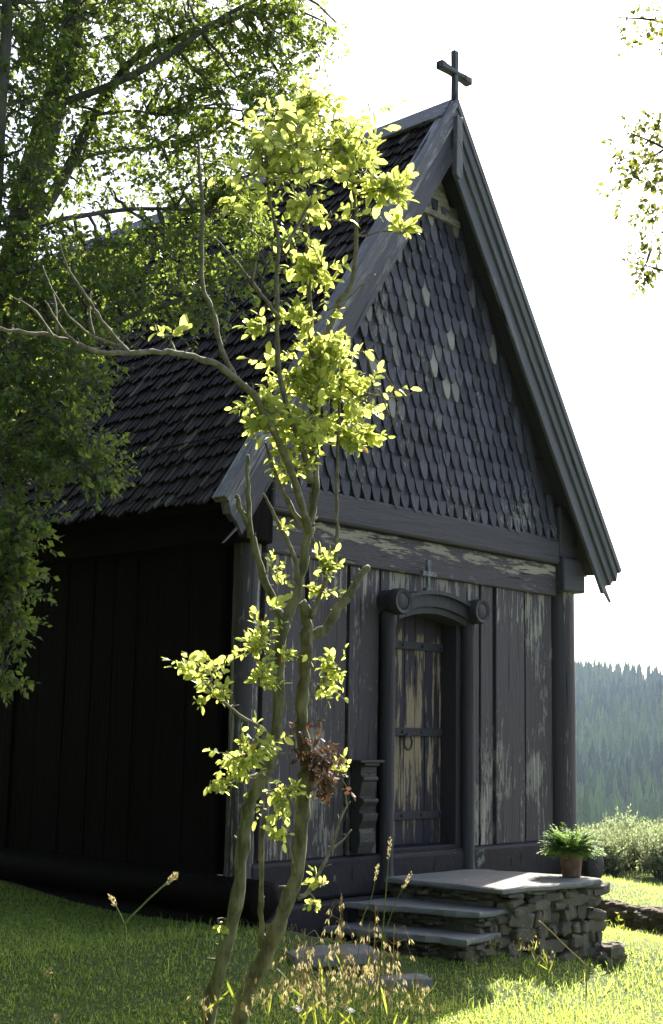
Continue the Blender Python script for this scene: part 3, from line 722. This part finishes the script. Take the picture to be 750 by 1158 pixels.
# ------------------------------------------------------------------ big broadleaf tree, left
def leafy(name,label,cat,base,paths,clusters,leafmat,barkmat,ll,lw,nl=9,twl=.32,leafname='crown',group=None,droop=.4,dens=1.0,hr=1.0):
    """paths: list of (points, r0, r1); clusters: (center Vector, radii Vector, n twigs)"""
    o=empty(name,base); tag(o,label,cat,group); off=Vector(base)
    tm=MB(); allp=[]
    for i,(P,a,b) in enumerate(paths):
        Q=smoothpath([Vector(p) for p in P],4); R=[a+(b-a)*k/(len(Q)-1) for k in range(len(Q))]
        allp+=Q[2:]
        if i==0: t1=MB(); t1.tube(Q,R,12,jit=.05); t1o=t1.build('trunk',barkmat,o,smooth=True,angle=180); t1o.location=-off
        else: tm.tube(Q,R,8,jit=.05)
    bag=LeafBag()
    for (c,rd,n) in clusters:
        hubs=[]
        for _ in range(max(2,n//9)):
            d=rdir()*random.random()**.5*.8; h=Vector((c.x+d.x*rd.x,c.y+d.y*rd.y,c.z+d.z*rd.z)); hubs.append(h)
            root=min(allp,key=lambda p:(p-h).length+max(0,p.z-h.z)*.3); tm.tube(wob(root,h,4,.12),[.014*hr,.012*hr,.010*hr,.008*hr,.006*hr],5,cap=False)
        for _ in range(int(n*dens)):
            d=rdir()*random.random()**.4; p=Vector((c.x+d.x*rd.x,c.y+d.y*rd.y,c.z+d.z*rd.z)); h=min(hubs,key=lambda q:(q-p).length)
            dv=(p-h); dv=dv.normalized() if dv.length>1e-3 else rdir()
            base_=p-dv*twl*.3; tip=base_+(dv+Vector((0,0,-droop*.3))+rdir()*.5).normalized()*twl*random.uniform(.6,1.1)
            spray(bag,tm,base_,tip,nl,ll,lw,.003*min(1,hr*1.6),droop,3)
    br_=tm.build('branches',barkmat,o,smooth=True,angle=180); br_.location=-off
    lf=leaves(leafname,bag.B,bag.D,bag.N,bag.L,bag.W,leafmat,o); lf.location=-off
    return o,len(bag.B)
TT=8.9
base=at(-95,1010,8.6); base.z=float(gz(base.x,base.y))-.05
paths=[([base,at(-70,700,8.7),at(-30,450,8.8),at(20,290,8.9),at(34,210,9.0),at(60,120,9.1),at(80,40,9.1),at(85,-60,9.2),at(95,-200,9.3),at(110,-420,9.4)],.15,.035),
 ([at(-30,450,8.8),at(-8,250,8.6),at(0,120,8.5),at(8,0,8.5),at(-10,-150,8.5)],.06,.025),
 ([at(20,290,8.9),at(48,240,9.0),at(75,195,9.2),at(110,125,9.3),at(160,60,9.4),at(240,32,9.5),at(300,5,9.6)],.05,.016),
 ([at(75,195,9.2),at(100,176,9.3),at(140,170,9.5),at(185,165,9.6)],.022,.01),
 ([at(10,300,8.8),at(40,258,8.9),at(100,243,9.1),at(160,236,9.3),at(230,238,9.5)],.025,.010),
 ([at(60,120,9.1),at(140,90,9.1),at(200,55,9.2),at(260,15,9.3),at(330,-20,9.4)],.03,.012),
 ([at(105,130,9.1),at(150,125,9.3),at(175,130,9.5)],.014,.006),
 ([at(-30,450,8.8),at(20,430,8.4),at(60,470,8.1),at(100,530,7.9),at(125,535,7.8)],.03,.006),
 ([at(-60,600,8.6),at(-10,570,8.0),at(20,590,7.8),at(30,640,7.7)],.03,.006),
 ([at(-20,420,8.8),at(60,380,8.7),at(140,360,8.8),at(230,330,9.0),at(300,300,9.3)],.03,.008),
 ([at(85,-60,9.2),at(180,-100,9.3),at(300,-160,9.4)],.03,.01),
 ([at(95,-200,9.3),at(20,-260,9.0),at(-80,-320,8.8)],.03,.01),
 ([at(-8,250,8.6),at(-120,150,8.4),at(-260,60,8.2)],.04,.012)]
cl=[]
def cpx(u,v,t,ru,rv,n,rd=None): 
    k=t/F; cl.append((at(u,v,t),Vector((ru*k,(rd or ru)*k,rv*k)),n))
for a in [(30,30,8.8,70,50,110),(100,20,9.2,70,55,120),(180,20,9.4,65,50,110),(260,40,9.5,60,50,105),(320,20,9.6,38,36,60),(312,78,9.6,36,34,52),
          (25,110,8.7,55,45,80),(95,105,9.2,55,42,80),(190,100,9.4,60,42,88),(262,120,9.5,52,38,75),(318,140,9.7,34,30,36),
          (20,190,8.6,45,40,60),(90,170,9.2,42,34,34),(180,160,9.4,50,36,62),(255,185,9.6,50,34,60),(200,215,9.5,50,26,50),
          (25,260,8.6,50,36,70),(110,215,9.3,38,20,26),(110,290,9.0,60,22,58),(190,278,9.3,60,28,66),(255,240,9.6,48,32,62),(290,280,9.5,36,30,34),
          (50,330,8.6,60,35,95),(130,330,8.9,60,26,70),(220,340,9.1,60,30,64),(290,320,9.4,30,26,22),
          (25,390,8.4,60,35,85),(100,385,8.6,40,26,34),(40,450,8.2,60,40,90),(90,430,8.2,34,30,34),
          (85,490,8.0,36,30,40),(105,530,7.85,34,20,30),(60,520,8.0,46,26,34),(10,520,8.1,40,36,50),
          (25,590,7.8,26,24,34),(8,640,7.7,30,36,55),(6,700,7.7,26,30,36),(3,760,7.7,16,14,12),(-50,680,7.9,40,80,70),
          (372,30,9.8,14,20,8),(360,60,9.8,18,22,10),
          (100,-90,9.2,150,60,220),(250,-80,9.4,110,50,120),(0,-220,9,150,90,220),(160,-250,9.3,140,80,180),(100,-420,9.4,130,90,160),
          (-90,60,8.5,70,90,110),(-200,150,8.2,100,120,110),(-130,330,8.4,80,110,110),(-120,520,8.3,80,90,80)]: cpx(*a)
_,nl1=leafy('broadleaf_tree','large leafy tree on the left overhanging the church roof','tree',base,paths,cl,M['leaf_tree'],M['bark2'],.052,.6,nl=10,twl=.26,dens=1.6)

# low dark boughs of a second tree by the side wall are the same tree's; right-hand birch
b2=Vector((-1.95,-4.75,0)); b2.z=float(gz(b2.x,b2.y))-.05
paths=[([b2,b2+Vector((.05,0,1.2)),b2+Vector((-.03,.06,2.6)),b2+Vector((.06,.02,4.0)),b2+Vector((.02,.1,5.3)),b2+Vector((.05,.05,6.4))],.085,.02)]
tipA=at(712,150,7.2); tipB=at(730,300,7.1); tipC=at(745,25,7.3); tipD=at(700,20,7.4)
tr=paths[0][0]
for q,(tp,h) in enumerate(((tipA,3.4),(tipB,2.9),(tipC,4.2),(tipD,4.6))):
    s=b2+Vector((0,.03,h)); paths.append(([s,s.lerp(tp,.4)+Vector((0,0,.25)),s.lerp(tp,.8)+Vector((0,0,.15)),tp],.018,.004))
cl=[]
for a in [(735,45,7.3,16,22,3),(745,20,7.3,14,18,5),(700,12,7.4,20,12,1),(705,38,7.4,5,10,1),(745,132,7.2,12,12,3),(712,165,7.2,22,22,8),(728,200,7.2,26,24,8),(735,185,7.2,20,24,6),(748,175,7.2,14,40,5),(735,235,7.15,16,22,5),(700,215,7.2,10,14,2),
          (728,300,7.1,15,26,8),(705,290,7.1,12,10,1),(745,270,7.1,10,26,3),(820,100,7.2,60,80,40),(840,260,7.1,60,80,40),(830,-60,7.2,70,80,40),(900,30,7,80,120,60),(940,180,6.8,90,90,55),(860,-150,7.1,90,80,60),(960,-120,7,80,100,60),(1040,40,6.8,70,110,50),(1000,280,6.7,80,60,40)]: cpx(*a)
leafy('birch_tree','sparse birch boughs reaching in against the white sky at the right edge','tree',b2,paths,cl,M['leaf_birch'],M['bark2'],.036,.75,nl=9,twl=.17,dens=2.2,hr=.25)

# unseen trees added outside the frame to shade the church's left wall and roof
for k,(x,y,h,w) in enumerate(((-9.2,1.8,11,2.9),(-8.2,6.5,12,3.2),(-12.5,-1.5,12,3.4),(-13,4,13,3.6),(-6.5,11,12,3.0),(-11.5,9,13,3.5),(-14.5,-6.5,13,3.8),(-12.5,-12.5,12,3.4),(-17,0,14,4),(-7.6,4.2,13,2.2))):
    b=Vector((x,y,0)); b.z=float(gz(x,y))-.05
    paths=[([b,b+Vector((.1,0,h*.3)),b+Vector((-.1,.1,h*.6)),b+Vector((0,0,h*.95))],.2,.03)]
    cl=[]
    for q in range(20):
        zz=random.uniform(.07,.98); a=random.uniform(0,6.28); rr=w*.62*math.sin(PI*min(1,zz*.8+.18))**.6
        e=b+Vector((math.cos(a)*rr,math.sin(a)*rr,h*zz)); cl.append((e,Vector((1.35,1.35,1.1)),115))
        paths.append(([b+Vector((0,0,h*zz*.8)),b.lerp(e,.5)+Vector((0,0,h*zz*.45)),e],.04,.012))
    leafy('sky_blocker_tree','tall dense leafy tree beside the left wall, beyond the left edge of the picture','tree',b,paths,cl,M['leaf_tree'],M['bark2'],.20,.7,nl=9,twl=.9,group='unseen trees added to shade the church',droop=.3)
# ------------------------------------------------------------------ willow shrubs beyond the bank
def from_az(u,dist): 
    d=fw+r2*((u-375)/F)-u2*((836-579)/F); h=Vector((d.x,d.y,0)).normalized(); p=CAM+h*dist; return Vector((p.x,p.y,float(gz(p.x,p.y))))
labs=['pale green willow shrub just right of the fern pot','tall silvery willow shrub in the middle of the hedge','dense willow shrub at the right edge of the picture','low willow shrub behind the middle of the hedge','willow shrub partly outside the right edge','small willow shrub hidden behind the corner post']
for k,(u,di,w,h) in enumerate(((684,19.5,.7,.46),(716,20.5,.85,.66),(752,19.5,.95,.64),(735,22.5,1.1,.7),(792,20.5,1.1,.7),(655,21.,.7,.4))):
    b=from_az(u,di); o=empty('willow_shrub',b); tag(o,labs[k],'shrub','pale willow shrubs beyond the grass bank')
    sm=MB(); bag=LeafBag()
    for s in range(34):
        a=random.uniform(0,2*PI); r_=random.uniform(.1,1)*w*.75; tip=Vector((math.cos(a)*r_,math.sin(a)*r_,h*random.uniform(.6,1.05)*(1-.3*(r_/w)**2)))
        b0=Vector((math.cos(a)*.12,math.sin(a)*.12,-.05)); P=wob(b0,tip,5,.10); sm.tube(P,[.014,.012,.010,.008,.005,.003],5,cap=False)
        for q in range(24):
            s_=random.uniform(.25,1); i=min(4,int(s_*5)); bb=P[i].lerp(P[i+1],s_*5-i); d=(rdir()+Vector((0,0,.9))).normalized()
            spray(bag,sm,bb,bb+d*random.uniform(.15,.3),8,.06,.33,.002,0,2)
    sm.build('stems',M['bark2'],o); leaves('foliage',bag.B,bag.D,bag.N,bag.L,bag.W,M['leaf_willow'],o)

# mossy retaining bank stones
m=MB(); bk=empty('mossy_stone_bank',(BX,BY,-.95)); tag(bk,'low brown mossy stone edge below the grass terrace at the right','stone wall')
for k in range(620):
    s=random.uniform(-5.5,5.5); z=random.choice((.02,.08,.14,.19))
    x=BX+BDX*s-.03*BDY; y=BY+BDY*s+.03*BDX; g0=float(gz(x-.2,y+.1)); 
    stone(m,(x+random.uniform(-.04,.03),y+random.uniform(-.04,.04),g0+z-.01),random.uniform(.04,.11),random.uniform(.05,.11),random.uniform(.03,.055),random.random())
o=m.build('rubble_stones',M['moss_stone'],bk,smooth=True,angle=40); o.location=-bk.location

# ------------------------------------------------------------------ grass
def grass(name,label,pts,hgt,wd,mat,lean=.5):
    n=len(pts); x=pts[:,0];y=pts[:,1]; z=gz(x,y)-.005
    a=rng.random(n)*2*PI; ln=rng.random(n)*lean; b2_=rng.random(n)*2*PI
    H=hgt*(.5+rng.random(n)); W=wd*(.7+.6*rng.random(n))
    dx,dy=np.cos(a)*W/2,np.sin(a)*W/2; lx,ly=np.cos(b2_)*ln*H,np.sin(b2_)*ln*H
    base=np.stack([x,y,z],1)
    V=np.stack([base+np.stack([dx,dy,0*x],1),base-np.stack([dx,dy,0*x],1),
                base+np.stack([lx*.35-dx*.75,ly*.35-dy*.75,H*.6],1),base+np.stack([lx*.35+dx*.75,ly*.35+dy*.75,H*.6],1),
                base+np.stack([lx,ly,H*np.sqrt(np.maximum(.1,1-.3*ln))],1)],1).reshape(-1,3)
    i=np.arange(n)[:,None]*5; Fc=(i+np.array([[0,1,2,0,2,3,3,2,4]])).ravel()
    o=np_mesh(name,V,Fc,3,mat,rnd=np.repeat(rng.random(n),3)); tag(o,label,'grass',kind='stuff'); return o
def wedge(n,u0,u1,d0,d1,p=1.0):
    u=rng.uniform(u0,u1,n); d=d0*(d1/d0)**(rng.random(n)**p)
    az=YW+np.arctan((u-375)/F*1.0); x=CX+np.sin(az)*d; y=CY+np.cos(az)*d
    return np.stack([x,y],1)
def clear(p):
    x,y=p[:,0],p[:,1]
    k=~((np.abs(x)<2.25)&(y>-.15)&(y<LEN))&~((x>-1.0)&(x<.68)&(y>-1.12)&(y<.1))
    for o in bpy.data.objects:
        if o.name.startswith('stepping_stone'): k&=np.hypot(x-o.location.x,(y-o.location.y))>.24
    return p[k]
P1=clear(np.concatenate([wedge(190000,-40,800,6.2,16,1.15),wedge(45000,-900,-40,4,16,1.),wedge(45000,800,1900,4,16,1.),wedge(15000,-40,800,2.5,6.2,1.)])); 
P2=clear(wedge(60000,-200,950,12,30,.8))
# clumpiness
def clump(P,s,keep):
    v=np.sin(P[:,0]*s+1.3*np.sin(P[:,1]*s*.7))*np.sin(P[:,1]*s*1.1+1.7*np.sin(P[:,0]*s*.6)); return P[rng.random(len(P))<keep+(1-keep)*(v*.5+.5)]
grass('grass','short green lawn grass around the church',clump(P1,5,.5),.028,.006,M['grassb'],1.2)
grass('meadow_grass','longer grass on the terrace and slope at the right',clump(P2,3,.4),.05,.008,M['grassb'],1.)
for nm,lb,n_,mt_,l0,cond in (('lawn_weeds','small round clover leaves spread through the lawn',26000,'grassb',.022,0),('fallen_leaves','scattered dry fallen leaves lying in the lawn',900,'seed',.035,0)):
    P=clear(wedge(n_,-40,800,6.3,15,1.1)); P=clump(P,1.7,.05) if n_>5000 else P; n_=len(P)
    z_=gz(P[:,0],P[:,1])+rng.uniform(.004,.022,n_); B=np.stack([P[:,0],P[:,1],z_],1); a_=rng.random(n_)*2*PI
    D=np.stack([np.cos(a_),np.sin(a_),rng.uniform(-.1,.5,n_)],1); N=np.stack([rng.normal(0,.3,n_),rng.normal(0,.3,n_),np.ones(n_)],1)
    tag(leaves(nm,B,D,N,l0*rng.uniform(.6,1.4,n_),l0*.75*rng.uniform(.7,1.2,n_),M[mt_]),lb,'ground cover',kind='stuff')
# tufts below stoop and along the bank
T=[]
for (cx,cy,sx_,sy_,n) in ((-.1,-1.75,.8,.2,500),(-1.2,-1.9,.5,.35,400),(.9,-1.7,.5,.4,400),(-2.6,-.2,.6,.3,300)):
    T.append(np.stack([rng.normal(cx,sx_,n),rng.normal(cy,sy_,n)],1))
s_=rng.uniform(-5,5,500)
T.append(np.stack([BX+BDX*s_-.22*BDY+rng.normal(0,.06,500),BY+BDY*s_+.22*BDX+rng.normal(0,.06,500)],1))
s_=rng.uniform(-5,5,2500); T.append(np.stack([BX+BDX*s_+.1*BDY+rng.normal(0,.06,2500),BY+BDY*s_-.1*BDX+rng.normal(0,.06,2500)],1))
T=clear(np.concatenate(T)); grass('tall_grass','taller tufts of grass along the stoop and the bank',T,.08,.006,M['grassb'],.9)

# ------------------------------------------------------------------ meadow plants
def seedhead(bag,p,d,ln,n,l=.012):
    for k in range(n):
        s=random.random(); a=rdir(); bag.add(p+d*ln*s+a*.002,d*.8+a*.6,rdir(),l*random.uniform(.7,1.2),l*.4)
def stalk_plant(name,label,cat,pts,spike,spk_n,r=.0022,kind='timothy',group='dry grass stalks in the foreground',mat='stalk',leaf=0):
    P=smoothpath([at(*p) for p in pts],4); base=P[0].copy(); g0=float(gz(base.x,base.y))
    P=[Vector((base.x-.02,base.y,g0-.02))]+P; base=P[0]
    o=empty(name,base); tag(o,label,cat,group)
    m=MB(); m.tube(P,[r*(1-.4*i/len(P)) for i in range(len(P))],6,cap=True); so=m.build('stem',M[mat],o,smooth=True,angle=180); so.location=-base
    bag=LeafBag(); tip=P[-1]; d=(P[-1]-P[-3]).normalized()
    if kind=='timothy': seedhead(bag,tip-d*spike*.3,d,spike,spk_n,.009)
    else:
        tw=MB()
        for k in range(spk_n):
            s=random.random(); i=int((.62+.38*s)*(len(P)-1)); b=P[min(i,len(P)-1)]; a=rdir(); a.z=abs(a.z)*.3; q=b+a*spike*random.uniform(.3,1)+Vector((0,0,.015)); e=q+Vector((a.x*.02,a.y*.02,-random.uniform(.02,.05)))
            tw.tube([b,q,e],[.0009,.0007,.0005],3,cap=False)
            for _ in range(4): bag.add(e+rdir()*.004,Vector((a.x*.3,a.y*.3,-1))+rdir()*.4,rdir(),random.uniform(.013,.024),.0045)
        t_=tw.build('stalklets',M['seed'],o); t_.location=-base
    h=leaves('seed_head',bag.B,bag.D,bag.N,bag.L,bag.W,M['seed'],o); h.location=-base
    if leaf:
        bag=LeafBag()
        for k in range(leaf):
            b=P[random.randrange(1,max(2,int(len(P)*.7)))]; a=rdir(); a.z=abs(a.z)*.8+.3; bag.add(b,a,rdir(),random.uniform(.05,.11),.009)
        q=leaves('leaves',bag.B,bag.D,bag.N,bag.L,bag.W,M['meadow_leaf'],o,detail=True); q.location=-base
    return o
stalk_plant('grass_stalk','long green grass stalk leaning right with a pale spike, in the dark lower left','grass stalk',[(72,1165,2.6),(130,1060,2.65),(160,1025,2.68),(178,1008,2.7),(190,997,2.72)],.035,60,.0022)
stalk_plant('grass_stalk','small pale bent spike left of the long leaning stalk','grass stalk',[(143,1052,2.66),(138,1038,2.66),(130,1022,2.66)],.022,22,.0012)
stalk_plant('grass_stalk','short dry stalk with a nodding head at the lower left edge','grass stalk',[(22,1165,2.9),(36,1130,2.9),(45,1112,2.9),(52,1103,2.9)],.02,30,.0014)
stalk_plant('grass_stalk','short pale stalk at the bottom edge near the left corner','grass stalk',[(52,1185,2.9),(58,1168,2.9),(62,1155,2.9)],.02,20,.0014)
stalk_plant('grass_stalk','straight tall green stalk in front of the stoop steps','grass stalk',[(431,1175,3.9),(430,1100,3.9),(434,1040,3.92),(440,965,3.95)],.06,50,.0024)
stalk_plant('grass_stalk','slanting stalk with a reddish spike beside the straight tall stalk','grass stalk',[(425,1120,3.9),(433,1065,3.9),(447,1022,3.92),(458,1000,3.93)],.05,50,.0018)
stalk_plant('grass_stalk','slim stalk with a bent spike left of the straight tall stalk','grass stalk',[(404,1090,4.0),(410,1040,4.0),(420,1015,4.0),(425,992,4.0)],.05,40,.0016)
stalk_plant('grass_stalk','pale dry straw leaning across the rubble stones of the stoop','grass stalk',[(664,1092,9.3),(642,1072,9.3),(626,1056,9.3),(612,1043,9.3)],.03,12,.0045,mat='seed')
k=0
names=['drooping dry meadow grass at the foot of the left stem','drooping dry meadow grass between the two stems','tall drooping dry grass right of the thicker stem','drooping dry grass below the stoop steps','rusty drooping grass left of the straight tall stalk','dense drooping grass near the white flowers','low drooping grass under the lowest tread','feathery dry grass at the bottom centre','thin drooping grass beside the thicker stem','dry nodding grass right of the straight tall stalk','small yellowish grass head by the stepping stones','dry tuft at the left edge of the meadow plants','tallest nodding grass before the lowest tread','nodding grass overlapping the middle of the treads','bushy nodding grass right of the thicker stem base','nodding grass with a curved top beside the stoop']
for (u0,u1,v1,t,n) in ((262,275,1100,3.9,16),(300,310,1092,4.0,18),(338,345,1050,4.0,24),(395,385,1020,4.0,22),(405,418,1045,4.0,22),(372,362,1092,3.8,26),(400,398,1085,3.8,26),(350,342,1100,3.7,24),(322,330,1045,4.1,14),(448,432,1078,3.9,20),(462,470,1100,4.1,16),(232,228,1112,3.9,12),(380,386,1010,4.0,16),(412,425,1020,4.1,18),(360,352,1062,3.9,18),(435,446,1045,4.0,16)):
    stalk_plant('meadow_grass_plant',names[k],'meadow plant',[(u0,1185,t),(u0+(u1-u0)*.3,1150,t),(u1-(u1-u0)*.2,(v1+1150)/2,t),(u1,v1,t)],.04,int(n*.95),.0016,kind='brome',group='drooping dry meadow grasses in the foreground',mat='seed' if k%2 else 'stalk',leaf=4); k+=1
for i,(u,v,t,n) in enumerate(((533,1080,9.2,14),(560,1062,9.4,16),(588,1062,9.4,14),(520,1100,8.9,12),(545,1092,9.2,14),(604,1058,9.4,10),(618,1072,9.2,8))):
    stalk_plant('weed_plant',['dry weed in the shade left of the rubble wall','dry weed in front of the tread ends','rusty weed in front of the rubble stones','low weed nearest the stepping stones','leafy weed at the edge of the sunlit grass','short rusty weed beside the rubble wall','small weed under the straw'][i],'weed',[(u,v+45,t),(u+2,v+25,t),(u-1,v+10,t),(u,v-4,t)],.05,n,.003,kind='brome',group='dry weeds in front of the stoop',mat='stalk',leaf=8)
def flower(name,label,u,v,t,rad,mat,npet,grp,rise=.0):
    c=at(u,v,t); g0=float(gz(c.x,c.y)); base=Vector((c.x,c.y,g0-.01)); o=empty(name,base); tag(o,label,'flower',grp)
    m=MB(); m.tube([Vector((0,0,0)),Vector((.01,0,(c.z-g0)*.5)),c-base],.0016 if t<6 else .002,5); m.build('stem',M['stalk'],o)
    bag=LeafBag()
    for k in range(npet):
        a=2*PI*k/npet+random.random(); d=Vector((math.cos(a),math.sin(a),random.uniform(.1,.9))); bag.add(c-base+rdir()*rad*.3,d,Vector((0,0,1))+rdir()*.4,rad*random.uniform(.6,1.1),rad*.6)
    leaves('petals',bag.B,bag.D,bag.N,bag.L,bag.W,M[mat],o)
flower('white_flower','white meadow flower at the bottom left of the dry grasses',336,1143,3.7,.018,'petal_w',22,'white flowers at the bottom edge')
flower('white_flower','white meadow flower at the bottom right of the dry grasses',397,1144,3.7,.014,'petal_w',18,'white flowers at the bottom edge')
for i in range(16):
    s=random.uniform(-3.6,.8); x=BX+BDX*s-.30*BDY+random.gauss(0,.08); y=BY+BDY*s+.30*BDX+random.gauss(0,.08); z=float(gz(x,y)); 
    base=Vector((x,y,z)); o=empty('yellow_flower',base); tag(o,'tiny yellow flower in the weeds at the foot of the mossy bank','flower','yellow flowers below the mossy bank')
    h=random.uniform(.08,.18); m=MB(); m.tube([(0,0,0),(.01,0,h*.5),(0,.01,h)],.003,4); m.build('stem',M['stalk'],o)
    bag=LeafBag()
    for k in range(9): a=2*PI*k/9; bag.add(Vector((0,.01,h)),Vector((math.cos(a),math.sin(a),.5)),Vector((0,0,1)),.022,.014)
    leaves('petals',bag.B,bag.D,bag.N,bag.L,bag.W,M['petal_y'],o)
    bag=LeafBag()
    for k in range(10): bag.add(Vector((0,0,h*random.random()*.7)),rdir()+Vector((0,0,.6)),rdir(),random.uniform(.04,.08),.02)
    leaves('leaves',bag.B,bag.D,bag.N,bag.L,bag.W,M['meadow_leaf'],o)

# ------------------------------------------------------------------ far forest
def conifer_arrays(n_tier,sides,seed):
    r=np.random.default_rng(seed); V=[];Fc=[]
    for k in range(n_tier):
        z1=1-(k/n_tier)*.9; z0=z1-1.35/n_tier-.02; R=.015+.125*((k+1)/n_tier)**.9
        b=len(V); V.append((0,0,z1))
        for i in range(sides):
            a=2*PI*(i+r.random()*.6)/sides; q=R*(1.25 if i%2 else .6)*r.uniform(.75,1.2); V.append((q*math.cos(a),q*math.sin(a),z0+r.uniform(-.03,.03)))
        for i in range(sides): Fc.append((b,b+1+i,b+1+(i+1)%sides))
    return np.array(V),np.array(Fc)
protos=[conifer_arrays(6,8,s) for s in range(5)]
cand=[]
n=68000; dist=330+ (1400-330)*rng.random(n)**.8; az=YW+rng.uniform(-.10,.83,n); xx=CX+np.sin(az)*dist; yy=CY+np.cos(az)*dist
zz=gz(xx,yy)
clear_=np.sin(xx*.016+1)*np.sin(yy*.021+.5)+.6*np.sin(xx*.031-yy*.027)
keep=(clear_<.95)|(rng.random(n)<.12); xx,yy,zz,dist=xx[keep][:26000],yy[keep][:26000],zz[keep][:26000],dist[keep][:26000]
VV=[];FF=[];RR=[];bo=0
for k in range(5):
    V0,F0=protos[k]; id_=np.arange(len(xx))%5==k; n_=id_.sum(); H=rng.uniform(11,27,n_)[:,None,None]; w=rng.uniform(.8,1.25,n_)[:,None]; th=rng.random(n_)*2*PI
    c,s=np.cos(th)[:,None],np.sin(th)[:,None]; X=V0[None,:,0]*c-V0[None,:,1]*s; Y=V0[None,:,0]*s+V0[None,:,1]*c
    P=np.stack([X*w,Y*w,np.broadcast_to(V0[None,:,2],X.shape)],-1)*H+np.stack([xx[id_],yy[id_],zz[id_]-.5],1)[:,None,:]
    VV.append(P.reshape(-1,3)); FF.append((F0[None]+ (np.arange(n_)*len(V0))[:,None,None]).reshape(-1,3)+bo); bo+=n_*len(V0); RR.append(np.repeat(np.clip(.8*rng.random(n_)**1.6+.15+.4*np.sin(xx[id_]*.013)*np.sin(yy[id_]*.017+1),0,1),len(F0)))
fo=np_mesh('forest',np.concatenate(VV),np.concatenate(FF),3,M['conifer'],rnd=np.concatenate(RR)); tag(fo,'dense spruce forest covering the far side of the valley','forest',kind='stuff')

# ------------------------------------------------------------------ haze
m=MB(); m.box(-1700,1800,-1700,1800,-75,135); hz=m.build('haze',None)
mt=bpy.data.materials.new('haze_air'); mt.use_nodes=True; nt=mt.node_tree; nt.nodes.clear(); oo=nt.nodes.new('ShaderNodeOutputMaterial'); pv=nt.nodes.new('ShaderNodeVolumePrincipled')
pv.inputs['Color'].default_value=(.58,.74,1,1); pv.inputs['Density'].default_value=.00010; pv.inputs['Anisotropy'].default_value=.3
nt.links.new(pv.outputs[0],oo.inputs['Volume']); hz.data.materials.clear(); hz.data.materials.append(mt); tag(hz,kind='stuff')

# ------------------------------------------------------------------ light, sky, camera
EL,AZ=math.radians(40),math.radians(71.3)
W=bpy.data.worlds.new('World'); S.world=W; W.use_nodes=True; nt=W.node_tree; bg=nt.nodes['Background']
sky=nt.nodes.new('ShaderNodeTexSky'); sky.sky_type='NISHITA'; sky.sun_disc=False; sky.sun_elevation=EL; sky.sun_rotation=AZ; sky.air_density=1.0; sky.dust_density=3.0; sky.ozone_density=1.0
nt.links.new(sky.outputs[0],bg.inputs[0]); bg.inputs[1].default_value=.095
sd=Vector((math.sin(AZ)*math.cos(EL),math.cos(AZ)*math.cos(EL),math.sin(EL)))
L=bpy.data.lights.new('sun','SUN'); L.energy=4.6; L.angle=math.radians(.53); L.color=(1,.95,.86); lo=bpy.data.objects.new('sun',L); COL.objects.link(lo); lo.rotation_euler=sd.to_track_quat('Z','Y').to_euler(); lo.location=(30,10,40)
cam=bpy.data.cameras.new('camera'); co=bpy.data.objects.new('camera',cam); COL.objects.link(co); S.camera=co
cam.sensor_fit='VERTICAL'; cam.sensor_height=24; cam.lens=24*F/1158; cam.clip_end=6000; cam.clip_start=.05
Mx=Matrix((r2,u2,-fw)).transposed().to_4x4(); Mx.translation=CAM; co.matrix_world=Mx
S.view_settings.view_transform='Standard'; S.view_settings.look='None'; S.view_settings.gamma=1; S.view_settings.exposure=2.0
S.cycles.max_bounces=7; S.cycles.transparent_max_bounces=6; S.cycles.volume_bounces=0
print('leaves',nl1)
